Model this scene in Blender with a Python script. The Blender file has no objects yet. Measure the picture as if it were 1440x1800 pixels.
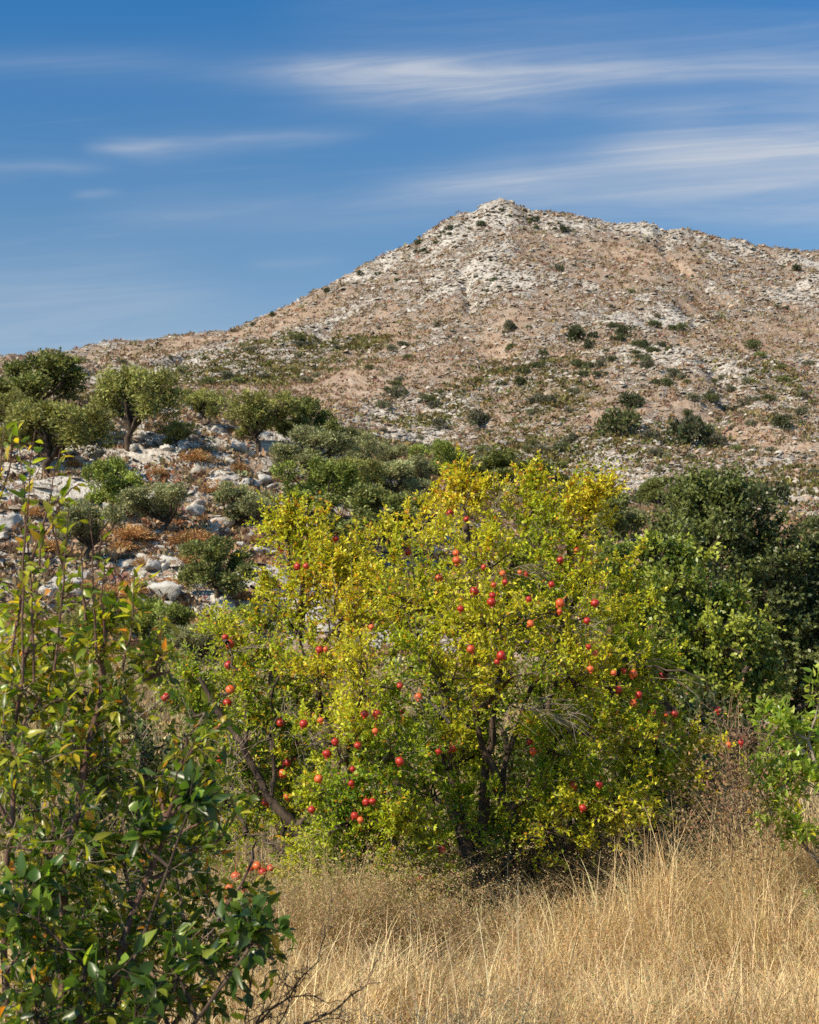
import bpy, math, numpy as np
rng = np.random.default_rng(11)
PI = math.pi
F = 2500.0; P0 = math.atan(350/2500.0); CZ = 1.7       # focal length in photo pixels, camera pitch, camera height
CP, SP = math.cos(P0), math.sin(P0)
SUN = np.array([-0.62, -0.53, 0.62]); SUN /= np.linalg.norm(SUN)
scene = bpy.context.scene
COL = scene.collection

def at(px, py, Y):
    """world point at ground distance Y seen at photo pixel px, py"""
    y = (900-np.asarray(py, float))/F
    fw = CP-y*SP
    return np.stack(np.broadcast_arrays((np.asarray(px, float)-720)/F/fw*Y, np.asarray(Y, float)*1.0, CZ+(SP+y*CP)/fw*Y), -1)
def proj(X, Y, Z):
    e = np.arctan2(Z-CZ, Y); y = np.tan(e-P0)
    return 720+F*X/Y*(CP-y*SP), 900-F*y
def sm(a, b, x):
    t = np.clip((x-a)/(b-a), 0, 1); return t*t*(3-2*t)
def norm(v): return v/np.maximum(np.linalg.norm(v, axis=-1, keepdims=True), 1e-9)
# ------------------------------------------------------------------ noise
def _h(ix, iy, s):
    h = (ix.astype(np.int64)*374761393+iy.astype(np.int64)*668265263+s*1442695041) & 0xffffffff
    h = ((h ^ (h >> 13))*1274126177) & 0xffffffff
    return ((h ^ (h >> 16)) & 0xffffff)/16777216.0
def vn(x, y, s=0):
    ix = np.floor(x); iy = np.floor(y); fx = x-ix; fy = y-iy
    fx = fx*fx*(3-2*fx); fy = fy*fy*(3-2*fy)
    a = _h(ix, iy, s); b = _h(ix+1, iy, s); c = _h(ix, iy+1, s); d = _h(ix+1, iy+1, s)
    return (a+(b-a)*fx)*(1-fy)+(c+(d-c)*fx)*fy
def fbm(x, y, s=0, o=4):
    t = 0; a = .5; n = 0
    for k in range(o):
        t = t+a*vn(x*2**k+17.3*k, y*2**k-9.1*k, s+k); n += a; a *= .5
    return t/n
# ------------------------------------------------------------------ mesh helpers
class MB:
    def __init__(s): s.v = []; s.q = []; s.t = []; s.c = []; s.n = 0
    def add(s, v, q=None, t=None, c=(1, 1, 1)):
        v = np.asarray(v, float).reshape(-1, 3)
        if not len(v): return
        if q is not None and len(q): s.q.append(np.asarray(q, np.int64).reshape(-1, 4)+s.n)
        if t is not None and len(t): s.t.append(np.asarray(t, np.int64).reshape(-1, 3)+s.n)
        c = np.asarray(c, float)
        if c.ndim == 1: c = np.broadcast_to(c, (len(v), 3))
        s.v.append(v); s.c.append(c); s.n += len(v)
    def build(s, name, mats, parent=None, smooth=False, origin=(0, 0, 0), mesh_only=False):
        V = np.concatenate(s.v)-np.asarray(origin, float); C = np.concatenate(s.c)
        q = np.concatenate(s.q) if s.q else np.zeros((0, 4), int); t = np.concatenate(s.t) if s.t else np.zeros((0, 3), int)
        me = bpy.data.meshes.new(name)
        me.vertices.add(len(V)); me.vertices.foreach_set('co', V.astype(np.float32).ravel())
        L = np.concatenate([q.ravel(), t.ravel()]).astype(np.int32)
        me.loops.add(len(L)); me.loops.foreach_set('vertex_index', L)
        st = np.concatenate([np.arange(len(q))*4, len(q)*4+np.arange(len(t))*3]).astype(np.int32)
        me.polygons.add(len(st)); me.polygons.foreach_set('loop_start', st)
        if smooth: me.polygons.foreach_set('use_smooth', np.ones(len(st), bool))
        me.update(calc_edges=True)
        ca = me.color_attributes.new('col', 'FLOAT_COLOR', 'POINT')
        ca.data.foreach_set('color', np.concatenate([C, np.ones((len(C), 1))], 1).astype(np.float32).ravel())
        me.materials.append(mats)
        if mesh_only: return me
        o = bpy.data.objects.new(name, me); COL.objects.link(o)
        if parent: o.parent = parent
        return o
def newobj(name, me, parent=None, loc=(0, 0, 0), rz=0, sc=(1, 1, 1)):
    o = bpy.data.objects.new(name, me); COL.objects.link(o); o.parent = parent
    o.location = loc; o.rotation_euler = (0, 0, rz); o.scale = sc
    return o
def empty(name, label, cat, loc=(0, 0, 0), group=None):
    o = bpy.data.objects.new(name, None); COL.objects.link(o); o.location = loc
    o.empty_display_size = .2
    return tag(o, label, cat, group)
def tag(o, label=None, cat=None, group=None, kind=None):
    if label: o['label'] = label
    if cat: o['category'] = cat
    if group: o['group'] = group
    if kind: o['kind'] = kind
    return o

def tubes(P, R, sides):
    """P n,k,3   R n,k"""
    n, k, _ = P.shape
    T = norm(np.gradient(P, axis=1))
    m = np.abs(norm((P[:, -1]-P[:, 0])))
    ref = np.zeros((n, 3)); ref[np.arange(n), np.argmin(m, 1)] = 1
    A = norm(np.cross(T, ref[:, None])); B = np.cross(T, A)
    a = np.arange(sides)*2*PI/sides
    V = P[:, :, None]+R[:, :, None, None]*(A[:, :, None]*np.cos(a)[:, None]+B[:, :, None]*np.sin(a)[:, None])
    i = np.arange(n)[:, None, None]*k*sides; j = np.arange(k-1)[None, :, None]*sides; s0 = np.arange(sides)[None, None]; s1 = (s0+1) % sides
    Q = np.stack([i+j+s0, i+j+s1, i+j+sides+s1, i+j+sides+s0], -1).reshape(-1, 4)
    return V.reshape(-1, 3), Q
def resample(pts, k, wob=0.0):
    """catmull-rom through pts -> k points"""
    p = np.asarray(pts, float); n = len(p)
    pp = np.vstack([2*p[0]-p[1], p, 2*p[-1]-p[-2]])
    t = np.linspace(0, n-1-1e-6, k); i = t.astype(int); f = (t-i)[:, None]
    a, b, c, d = pp[i], pp[i+1], pp[i+2], pp[i+3]
    o = .5*(2*b+(c-a)*f+(2*a-5*b+4*c-d)*f**2+(3*b-a-3*c+d)*f**3)
    if wob: o[1:-1] += rng.normal(0, wob, (k-2, 3))
    return o
def leaves(mb, pos, d, nrm, L, W, col, detail=0, droop=.25):
    """leaf blades: base pos, direction d, face normal nrm"""
    n = len(pos); d = norm(d); s = norm(np.cross(d, nrm)); u = np.cross(s, d)
    L = np.broadcast_to(L, n)[:, None]; W = np.broadcast_to(W, n)[:, None]
    if detail == 0:
        V = np.stack([pos, pos+d*L*.5+s*W*.5+u*W*.12, pos+d*L-u*L*droop*.4, pos+d*L*.5-s*W*.5+u*W*.12], 1)
        mb.add(V, q=np.arange(n*4).reshape(-1, 4), c=np.repeat(col, 4, 0)); return
    # folded blade of two halves with a curved tip, 3 rows + tip
    fr = np.array([.05, .3, .62, 1.0]); wd = np.array([.10, .50, .40, .0]); rows = []
    curl = rng.uniform(.3, 1.6, (n, 1))*droop
    for f, w in zip(fr, wd):
        c = pos+d*L*f-u*L*curl*f*f
        if w > 0: rows += [c-s*W*w+u*W*w*.45, c, c+s*W*w+u*W*w*.45]
        else: rows += [c]
    V = np.stack(rows, 1)     # n,10
    q = np.array([[0, 1, 4, 3], [1, 2, 5, 4], [3, 4, 7, 6], [4, 5, 8, 7]]); t = np.array([[6, 7, 9], [7, 8, 9]])
    b = (np.arange(n)*10)[:, None, None]
    mb.add(V, q=(b+q), t=(b+t), c=np.repeat(col, 10, 0))
# ------------------------------------------------------------------ materials
class NT:
    def __init__(s, tree): s.t = tree; s.N = tree.nodes; s.L = tree.links
    def n(s, typ, props={}, **inp):
        o = s.N.new(typ)
        for k, v in props.items(): setattr(o, k, v)
        for k, v in inp.items():
            k = int(k[1:]) if k[0] == 'i' and k[1:].isdigit() else k.replace('_', ' ')
            if hasattr(v, 'is_output') or isinstance(v, bpy.types.NodeSocket): s.L.new(v, o.inputs[k])
            else: o.inputs[k].default_value = v
        return o
    def m(s, op, a, b=0.0, c=0.0, clamp=False):
        return s.n('ShaderNodeMath', {'operation': op, 'use_clamp': clamp}, i0=a, i1=b, i2=c).outputs[0]
    def mix(s, f, a, b, blend='MIX'):
        o = s.n('ShaderNodeMix', {'data_type': 'RGBA', 'blend_type': blend}, i0=f)
        for i, v in ((6, a), (7, b)):
            if isinstance(v, bpy.types.NodeSocket): s.L.new(v, o.inputs[i])
            else: o.inputs[i].default_value = (*v, 1)
        return o.outputs[2]
    def noise(s, vec, scale, detail=3, rough=.55, dist=0):
        o = s.n('ShaderNodeTexNoise', {}, Vector=vec, Scale=scale, Detail=detail, Roughness=rough, Distortion=dist)
        return o.outputs[0]
    def ramp(s, x, a, b):
        return s.n('ShaderNodeMapRange', {'interpolation_type': 'SMOOTHSTEP'}, i0=x, i1=a, i2=b).outputs[0]
def newmat(name):
    m = bpy.data.materials.new(name); m.use_nodes = True; m.node_tree.nodes.clear()
    return m, NT(m.node_tree)
def leafmat(name, rough=.45, trans=.4, tint=(1.0, 1.05, .7), spec=.35, gain=1.4):
    m, T = newmat(name)
    a = T.n('ShaderNodeVertexColor', {'layer_name': 'col'}).outputs[0]
    oc = T.n('ShaderNodeObjectInfo').outputs['Color']
    c = T.mix(1.0, a, oc, 'MULTIPLY')
    g = T.n('ShaderNodeNewGeometry').outputs['Position']
    v = T.noise(g, 35.0, 2)
    c = T.mix(T.m('MULTIPLY', T.ramp(v, .35, .75), .3), c, T.mix(1.0, c, (.55, .6, .5), 'MULTIPLY'))
    tc = T.mix(1.0, c, tuple(x*gain for x in tint), 'MULTIPLY')
    pb = T.n('ShaderNodeBsdfPrincipled', {}, Base_Color=c, Roughness=rough)
    pb.inputs['Specular IOR Level'].default_value = spec
    tb = T.n('ShaderNodeBsdfTranslucent', {}, Color=tc)
    mx = T.n('ShaderNodeMixShader', {}, i0=trans, i1=pb.outputs[0], i2=tb.outputs[0])
    T.n('ShaderNodeOutputMaterial', {}, Surface=mx.outputs[0]); return m
def barkmat(name, c1, c2, scale=14):
    m, T = newmat(name)
    g = T.n('ShaderNodeTexCoord').outputs['Object']
    st = T.n('ShaderNodeMapping', {}, Vector=g); st.inputs['Scale'].default_value = (1, 1, .35)
    v = T.noise(st.outputs[0], scale, 5, .65)
    a = T.n('ShaderNodeVertexColor', {'layer_name': 'col'}).outputs[0]
    c = T.mix(1.0, T.mix(T.ramp(v, .35, .68), c1, c2), a, 'MULTIPLY')
    bp = T.n('ShaderNodeBump', {}, Strength=.7, Distance=.02, Height=v)
    pb = T.n('ShaderNodeBsdfPrincipled', {}, Base_Color=c, Roughness=.85, Normal=bp.outputs[0])
    pb.inputs['Specular IOR Level'].default_value = .2
    T.n('ShaderNodeOutputMaterial', {}, Surface=pb.outputs[0]); return m

LIME1, LIME2 = (.36, .315, .265), (.62, .575, .51)
def rockmat(name):
    m, T = newmat(name)
    g = T.n('ShaderNodeNewGeometry').outputs['Position']
    a = T.noise(g, .9, 5, .65); b = T.noise(g, 5.0, 5, .7)
    c = T.mix(T.ramp(a, .3, .65), (.36, .325, .28), (.58, .555, .51))
    c = T.mix(T.m('MULTIPLY', T.ramp(b, .5, .75), .55), c, (.20, .175, .15))
    c = T.mix(T.m('MULTIPLY', T.ramp(T.noise(g, .35, 3), .5, .7), .5), c, (.40, .27, .18)); c = T.mix(1.0, c, T.n('ShaderNodeVertexColor', {'layer_name': 'col'}).outputs[0], 'MULTIPLY')
    h = T.m('ADD', a, T.m('MULTIPLY', b, .5))
    bp = T.n('ShaderNodeBump', {}, Strength=.9, Distance=.25, Height=h)
    pb = T.n('ShaderNodeBsdfPrincipled', {}, Base_Color=c, Roughness=.95, Normal=bp.outputs[0])
    pb.inputs['Specular IOR Level'].default_value = .1
    T.n('ShaderNodeOutputMaterial', {}, Surface=pb.outputs[0]); return m
def groundmat():
    m, T = newmat('hill_ground')
    a = T.n('ShaderNodeVertexColor', {'layer_name': 'col'})
    sp = T.n('ShaderNodeSeparateColor', {}, Color=a.outputs[0])
    R, G, B = sp.outputs
    g = T.n('ShaderNodeNewGeometry').outputs['Position']
    n1 = T.noise(g, .12, 5, .6); n2 = T.noise(g, .5, 5, .75); n3 = T.noise(g, 2.6, 4, .7)
    c = T.mix(T.ramp(n2, .35, .65), (.29, .20, .14), (.50, .40, .305))
    c = T.mix(T.m('MULTIPLY', T.ramp(n1, .4, .6), .55), c, (.34, .225, .155))
    c = T.mix(T.m('MULTIPLY', T.ramp(n3, .5, .62), .5), c, (.15, .095, .055))
    red = T.ramp(T.m('ADD', B, T.m('MULTIPLY', T.m('SUBTRACT', n2, .5), .9)), .4, .6)
    c = T.mix(red, c, T.mix(T.ramp(n3, .4, .6), (.30, .105, .045), (.40, .17, .08)))
    grn = T.ramp(T.m('ADD', G, T.m('MULTIPLY', T.m('SUBTRACT', n2, .5), 1.3)), .42, .62)
    c = T.mix(grn, c, T.mix(T.ramp(n3, .4, .62), (.10, .085, .03), (.24, .19, .075)))
    rk = T.m('ADD', R, T.m('ADD', T.m('MULTIPLY', T.m('SUBTRACT', n2, .5), 1.5), T.m('MULTIPLY', T.m('SUBTRACT', n3, .5), 1.5)))
    rk = T.ramp(rk, .44, .58)
    lc = T.mix(T.ramp(T.noise(g, 1.5, 4, .7), .3, .7), LIME1, LIME2)
    lc = T.mix(T.m('MULTIPLY', T.ramp(n3, .5, .8), .5), lc, (.26, .23, .20))
    c = T.mix(rk, c, lc)
    h = T.m('ADD', T.m('MULTIPLY', rk, 1.0), T.m('ADD', T.m('MULTIPLY', n2, .8), T.m('MULTIPLY', n3, .35)))
    bp = T.n('ShaderNodeBump', {}, Strength=1.0, Distance=.5, Height=h)
    pb = T.n('ShaderNodeBsdfPrincipled', {}, Base_Color=c, Roughness=.95, Normal=bp.outputs[0])
    pb.inputs['Specular IOR Level'].default_value = .1
    T.n('ShaderNodeOutputMaterial', {}, Surface=pb.outputs[0]); return m
def fruitmat(name, c1, c2, c3):
    m, T = newmat(name)
    g = T.n('ShaderNodeTexCoord').outputs['Object']
    oi = T.n('ShaderNodeObjectInfo'); rnd = oi.outputs['Random']
    v = T.n('ShaderNodeVectorMath', {'operation': 'ADD'}, i0=g, i1=oi.outputs['Location']).outputs[0]
    a = T.noise(v, 22, 4, .6); b = T.noise(v, 90, 2)
    c = T.mix(T.ramp(T.m('ADD', a, T.m('MULTIPLY', T.m('SUBTRACT', rnd, .5), .7)), .42, .7), c1, c2)
    c = T.mix(T.m('MULTIPLY', T.ramp(b, .6, .72), .6), c, c3)
    pb = T.n('ShaderNodeBsdfPrincipled', {}, Base_Color=c, Roughness=.42)
    T.n('ShaderNodeOutputMaterial', {}, Surface=pb.outputs[0]); return m

M_ground = groundmat(); M_rock = rockmat('limestone')
M_olive = leafmat('olive_leaves', .55, .22, gain=1.2); M_dark = leafmat('oak_leaves', .42, .22, spec=.4)
M_pom = leafmat('pomegranate_leaves', .45, .42, (1.05, 1.0, .5), gain=1.45)
M_near = leafmat('broad_leaves', .33, .45, (1.05, 1.1, .38), spec=.5, gain=1.7)
M_grass = leafmat('straw', .6, .30, (1.0, .95, .8), spec=.2, gain=1.15)
M_scrub = leafmat('dry_scrub', .8, .2, (1, .95, .85), spec=.1, gain=1.0)
M_bark = barkmat('dark_bark', (.035, .024, .018), (.12, .085, .06))
M_greybark = barkmat('grey_bark', (.14, .10, .075), (.36, .29, .225))
M_twig = barkmat('red_brown_bark', (.085, .045, .032), (.20, .12, .09), 40)
M_fruit = fruitmat('pomegranate_skin', (.36, .020, .010), (.62, .12, .028), (.36, .12, .04))
M_black = fruitmat('dried_skin', (.012, .009, .008), (.03, .02, .015), (.05, .03, .02))

# ------------------------------------------------------------------ terrain
SKY_PX = np.array([-500, -300, 0, 100, 200, 300, 400, 440, 480, 540, 600, 650, 700, 745, 790, 820, 845, 870, 900, 930, 960, 1010, 1080, 1110, 1150, 1200, 1250, 1300, 1350, 1440, 1640, 1900.])
SKY_PY = np.array([665, 650, 638, 626, 615, 603, 588, 573, 554, 523, 494, 467, 441, 415, 387, 373, 359, 354, 355, 365, 374, 384, 400, 396, 397, 408, 420, 430, 438, 452, 480, 520.])
SKY_PY = SKY_PY+4+5*np.exp(-((SKY_PX-900)/330.)**2)
TC = np.array([-500, -300, 0, 200, 400, 600, 720, 860, 1000, 1150, 1300, 1440, 1740, 1950.])
TB = {40: [1235]*14,
 55: [1085, 1085, 1090, 1100, 1105, 1120, 1135, 1140, 1140, 1140, 1140, 1140, 1140, 1140],
 70: [930, 930, 940, 950, 965, 1000, 1035, 1055, 1065, 1070, 1070, 1070, 1070, 1070],
 85: [800, 805, 820, 830, 845, 885, 925, 965, 1000, 1015, 1010, 1005, 1000, 1000],
 100: [685, 690, 712, 735, 760, 800, 860, 900, 940, 960, 955, 950, 940, 940],
 130: [700, 710, 722, 742, 765, 795, 825, 860, 890, 905, 900, 895, 890, 890],
 180: [690, 700, 708, 722, 740, 775, 795, 820, 842, 850, 848, 842, 840, 840],
 240: [672, 680, 690, 700, 712, 740, 752, 762, 762, 752, 748, 748, 750, 750],
 300: [660, 668, 672, 678, 682, 692, 690, 672, 638, 614, 630, 658, 690, 700],
 360: [655, 660, 656, 652, 644, 632, 618, 602, 590, 588, 598, 606, 620, 640]}
YK = [-40., 0., 12., 26.]+[float(k) for k in TB]+[430., 500., 560., 610., 700., 900., 3000., 6000.]
UF = np.linspace(-.62, .62, 600)     # X/Y columns
def smooth_cols(xk, vk, x):
    d = np.gradient(vk, xk); i = np.clip(np.searchsorted(xk, x)-1, 0, len(xk)-2)
    h = xk[i+1]-xk[i]; t = np.clip((x-xk[i])/h, 0, 1)
    return (2*t**3-3*t**2+1)*vk[i]+(t**3-2*t**2+t)*h*d[i]+(-2*t**3+3*t**2)*vk[i+1]+(t**3-t**2)*h*d[i+1]
def row(pxk, pyk, Y):
    pyk = np.asarray(pyk, float); y = (900-pyk)/F; u = (np.asarray(pxk, float)-720)/F/(CP-y*SP)
    z = CZ+Y*(SP+y*CP)/(CP-y*SP)
    return np.interp(UF, u, z) if len(pxk) > 20 else smooth_cols(u, z, np.clip(UF, u[0], u[-1]))
H = []
for Y in YK:
    if Y <= 12: H.append(UF*0)
    elif Y == 26: H.append(UF*0+.15)
    elif Y in TB: H.append(row(TC, TB[Y], Y))
    elif Y in (430., 500., 560.):
        lo = np.interp(SKY_PX, TC, TB[360]); f = {430.: .42, 500.: .78, 560.: 1.0}[Y]
        H.append(row(SKY_PX, lo+(SKY_PY-lo)*f, Y))
    elif Y == 610.: H.append(H[-1]-16)
    elif Y == 700.: H.append(H[-1]-45)
    elif Y == 900.: H.append(np.maximum(H[-1]-75, 5))
    else: H.append(UF*0+5)
H = np.array(H); YK = np.array(YK); LK = np.log(YK+60)
YS = np.concatenate([np.linspace(-40, 26, 60)[:-1], np.linspace(26, 50, 60)[:-1], np.linspace(50, 132, 300)[:-1], np.linspace(132, 590, 720)[:-1],
                     np.linspace(590, 900, 20)[:-1], np.geomspace(900, 6000, 14)])
NX = 860; US = np.linspace(-.50, .50, NX)
# base height on the grid
dH = np.gradient(H, LK, axis=0)
ls = np.log(YS+60); i = np.clip(np.searchsorted(LK, ls)-1, 0, len(LK)-2); h = (LK[i+1]-LK[i])[:, None]; t = ((ls-LK[i])[:, None]/h)
HB = (2*t**3-3*t**2+1)*H[i]+(t**3-2*t**2+t)*h*dH[i]+(-2*t**3+3*t**2)*H[i+1]+(t**3-t**2)*h*dH[i+1]
HB[YS < 14] = 0
XG = US[None]*(YS[:, None]+52); YG = YS[:, None]+0*XG
ZG = np.empty_like(XG)
for r in range(len(YS)):
    ZG[r] = np.interp(XG[r]/max(YS[r], 8.), UF, HB[r])
PX, PY = proj(XG, np.maximum(YG, 1), ZG)
# terraces of the near slope
tm = sm(48, 58, YG)*(1-sm(98, 112, YG))*(1-sm(760, 1000, PX))
q = ZG/1.9+1.1*fbm(XG/16, YG/16, 3, 2); fr = q-np.floor(q)
ZG += tm*1.9*.75*(sm(.55, .95, fr)-fr)
riser = tm*sm(.5, .62, fr)*(1-sm(.95, 1., fr))
far = sm(110, 170, YG)
ZG += far*((fbm(XG/55, YG/55, 5, 3)-.5)*8.5*sm(150, 250, YG)*(1-.7*sm(480, 560, YG)))
gul = np.abs(fbm(XG/38+3, YG/90, 8, 3)-.5)
ZG -= far*sm(.09, 0., gul)*2.6
hf = fbm(XG/7, YG/7, 21, 3)-.5; vf = fbm(XG/2.2, YG/2.2, 25, 3)-.5
def blob(px, py, rx, ry, ang=0):
    c, s = math.cos(math.radians(ang)), math.sin(math.radians(ang)); dx = PX-px; dy = -(PY-py)
    return np.exp(-(((dx*c+dy*s)/rx)**2+((-dx*s+dy*c)/ry)**2))
fY = sm(112, 125, YG)
rock = .50+0*XG
rock += .42*(fbm(XG/30, YG/45, 31, 4)-.5)*2-.10*sm(560, 640, PY)*sm(800, 500, PY)
rock += .22*(fbm(XG/7, YG/10, 35, 3)-.5)*2
for b in [(870, 372, 60, 24, 0, .34), (800, 415, 90, 22, 35, .22), (790, 505, 60, 26, 20, .10), (640, 475, 70, 14, 33, .22), (730, 610, 60, 9, 14, .4),
          (715, 752, 85, 14, 27, .42), (890, 660, 60, 20, 25, .2), (1150, 560, 170, 12, 4, .28), (1240, 550, 120, 10, 10, .2), (1000, 650, 170, 50, 0, .16), (1120, 620, 130, 22, -8, .16),
          (1400, 495, 60, 8, 10, .32), (1330, 440, 130, 10, -14, .25), (1130, 405, 40, 8, 0, .25), (400, 625, 120, 20, 5, .22), (270, 650, 60, 12, 0, .2),
          (1400, 890, 60, 25, 0, .28), (1240, 790, 130, 50, 0, .05), (1080, 850, 80, 30, 0, .12), (620, 740, 40, 10, 30, .2), (545, 565, 60, 30, 20, .08)]:
    rock += fY*b[5]*blob(*b[:5])
for b in [(1150, 470, 200, 40, -12, -.14), (1330, 500, 60, 12, 5, -.2), (930, 420, 30, 30, 0, -.12), (640, 560, 120, 30, 0, -.1), (560, 690, 140, 30, 0, -.2),
          (640, 650, 100, 25, 0, -.18), (1330, 590, 120, 35, 0, -.12)]:
    rock += fY*b[5]*blob(*b[:5])
near_r = .075+.6*(fbm(XG/9, YG/9, 41, 3)-.5)+.5*riser
slope_m = sm(44, 52, YG)*(1-fY)
mead = 1-sm(40, 50, YG)
rock = rock*fY+near_r*slope_m-0.6*mead
green = .13+.45*(fbm(XG/24, YG/34, 51, 4)-.5)*2+.13*sm(570, 660, PY)
for b in [(650, 600, 150, 18, 4, .55), (560, 610, 80, 16, 0, .35), (500, 645, 170, 14, 5, .45), (430, 655, 100, 18, 0, .35), (820, 690, 160, 20, 15, .16), (880, 800, 150, 16, 5, .3),
          (1010, 700, 60, 16, 20, .25), (1250, 560, 70, 8, 8, .3), (930, 560, 80, 8, 0, .2), (1380, 700, 90, 40, 0, .22), (1150, 800, 200, 40, 0, .15), (1250, 640, 120, 20, -20, .15)]:
    green += fY*b[5]*blob(*b[:5])
green -= .35*sm(560, 500, PY)
green = green*fY+slope_m*(.05+.3*(fbm(XG/12, YG/12, 55, 3)-.5)*2)
redm = 0*XG
for b in [(235, 845, 80, 14, 0, .7), (300, 815, 60, 10, 0, .6), (625, 825, 50, 10, 0, .7), (330, 960, 120, 20, 0, .35), (300, 900, 60, 16, 0, .4), (450, 975, 40, 12, 0, .45), (400, 1075, 90, 20, 0, .35), (200, 880, 50, 14, 0, .5)]:
    redm += slope_m*b[5]*blob(*b[:5])
redm += slope_m*.25*riser+.10*slope_m
mask = np.clip(np.stack([rock, green, redm], -1), 0, 1)
rk = sm(.38, .62, rock+.9*hf+.5*vf)
ZG += fY*(hf*1.0+vf*.6+rk*.6+2.2*(np.abs(hf)*2-.15)*np.clip(blob(865, 372, 90, 26)+.7*blob(780, 415, 80, 20, 35), 0, 1))+slope_m*(hf*.5+vf*.35+rk*.4)+mead*(fbm(XG/3, YG/3, 61, 3)-.5)*.10
mb = MB(); ny, nx = XG.shape
ii = (np.arange(ny-1)[:, None]*nx+np.arange(nx-1)[None])
mb.add(np.stack([XG, YG, ZG], -1), q=np.stack([ii, ii+1, ii+nx+1, ii+nx], -1), c=mask.reshape(-1, 3))
terrain = mb.build('hillside_ground', M_ground); tag(terrain, kind='structure')
terrain.data.polygons.foreach_set('use_smooth', np.ones(len(terrain.data.polygons), bool))

def ground(x, y):
    x = np.asarray(x, float); y = np.asarray(y, float)
    r = np.clip(np.interp(y, YS, np.arange(ny)), 0, ny-1.001); c = np.clip((x/(y+52)-US[0])/(US[1]-US[0]), 0, nx-1.001)
    i = r.astype(int); j = c.astype(int); f = r-i; g = c-j
    return (ZG[i, j]*(1-g)+ZG[i, j+1]*g)*(1-f)+(ZG[i+1, j]*(1-g)+ZG[i+1, j+1]*g)*f
def sample(A, x, y):
    i = np.clip(np.interp(y, YS, np.arange(ny)), 0, ny-1).astype(int); j = np.clip((x/(y+52)-US[0])/(US[1]-US[0]), 0, nx-1).astype(int)
    return A[i, j]
def hit(px, py, y0=44., y1=575.):
    """where the sight line at a photo pixel first meets the ground"""
    Y = np.concatenate([np.arange(y0, 130, .25), np.arange(130, y1, .6)])
    p = at(px, py, Y); dz = p[:, 2]-ground(p[:, 0], p[:, 1])
    k = np.argmax(dz < 0) if (dz < 0).any() else int(np.argmin(np.abs(dz)))
    return np.array([p[k, 0], p[k, 1], ground(p[k, 0], p[k, 1])])

# ------------------------------------------------------------------ rocks
def rock_mesh(seed, flat=.7):
    import bmesh
    r = np.random.default_rng(seed); bm = bmesh.new(); bmesh.ops.create_icosphere(bm, subdivisions=3, radius=1)
    v = np.array([x.co[:] for x in bm.verts]); v = v.copy()
    for _ in range(14):                                    # chop planes off for angular faces
        n = norm(r.normal(size=3)); d = r.uniform(.45, .8); k = v@n; v -= np.maximum(k-d, 0)[:, None]*n*.92
    v *= 1+.34*(fbm(v[:, 0]*3.5+seed, v[:, 1]*3.5+v[:, 2]*3, seed, 3)-.5)[:, None]*2
    v *= np.array([1.15, .9, flat])
    m = MB(); fc = [[x.index for x in f.verts] for f in bm.faces]; m.add(v, t=fc); bm.free()
    return m.build('boulder', M_rock, mesh_only=True)
RM = [rock_mesh(s, f) for s, f in ((1, .6), (2, .75), (3, .55), (4, .85), (5, .65), (6, .5), (7, .8))]
clusters = [  # px, py, spread x, spread y, count, radius m, where
 (435, 850, 42, 10, 10, .95, 'in the bright outcrop on the terrace below the round olive tree', 'bright outcrop'),
 (385, 765, 32, 16, 9, .75, 'on the ridge just left of the round olive tree', 'ridge rocks'),
 (345, 735, 16, 8, 4, .7, 'behind the small olive near the top of the terraces', 'top rocks'),
 (300, 742, 18, 8, 5, .6, 'right of the tall olive tree crown', 'rocks right of the tall olive'),
 (420, 795, 40, 10, 8, .6, 'on the slope under the ridge rocks', 'slope rocks'),
 (290, 970, 34, 18, 16, .55, 'in the heap in the middle of the lower terraces', 'rubble heap'),
 (265, 995, 60, 8, 8, .8, 'at the foot of the heap on the lower terraces', 'heap foot'),
 (290, 1050, 26, 12, 7, .8, 'in the low white outcrop above the bottom bushes', 'low white outcrop'),
 (110, 1040, 34, 20, 9, .9, 'behind the tall foreground twigs', 'rocks behind twigs'),
 (385, 925, 34, 18, 8, .7, 'right of the silvery olive on the middle terrace', 'middle terrace rocks'),
 (460, 975, 26, 14, 8, .65, 'left of the yellow pomegranate crown', 'rocks by the pomegranate'),
 (347, 905, 8, 12, 2, 1.0, 'standing upright between two olive trees on the middle terrace', 'upright rocks'),
 (610, 850, 22, 8, 6, .7, 'behind the olives above the pomegranate tree', 'rocks above the pomegranate'),
 (250, 770, 50, 22, 12, .7, 'under the tall olive tree', 'rocks under the tall olive'),
 (160, 800, 50, 20, 10, .8, 'beside the broad yellow-green tree at the left', 'rocks by the broad tree'),
 (150, 885, 40, 10, 8, .7, 'above the grey-green olive at the left', 'rocks above grey olive'),
 (320, 800, 60, 12, 8, .8, 'along the top red-earth terrace', 'red terrace wall'),
 (200, 870, 26, 12, 6, .6, 'below the small yellow-green olive', 'rocks below small olive'),
 (440, 1010, 30, 16, 6, .5, 'below the dark green tree left of the pomegranate', 'rocks by dark tree'),
 (15, 930, 26, 20, 5, .9, 'at the left edge behind the foreground leaves', 'left edge rocks'),
 (1105, 950, 26, 6, 7, .7, 'between the grey-green bush and the dark oak', 'rocks by the oak'),
 (1400, 885, 45, 14, 14, .9, 'at the foot of the hill beyond the dark oak', 'rocks beyond the oak'),
 (640, 790, 40, 8, 7, .7, 'at the lower end of the pale slab on the hill', 'slab rocks')]
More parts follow.
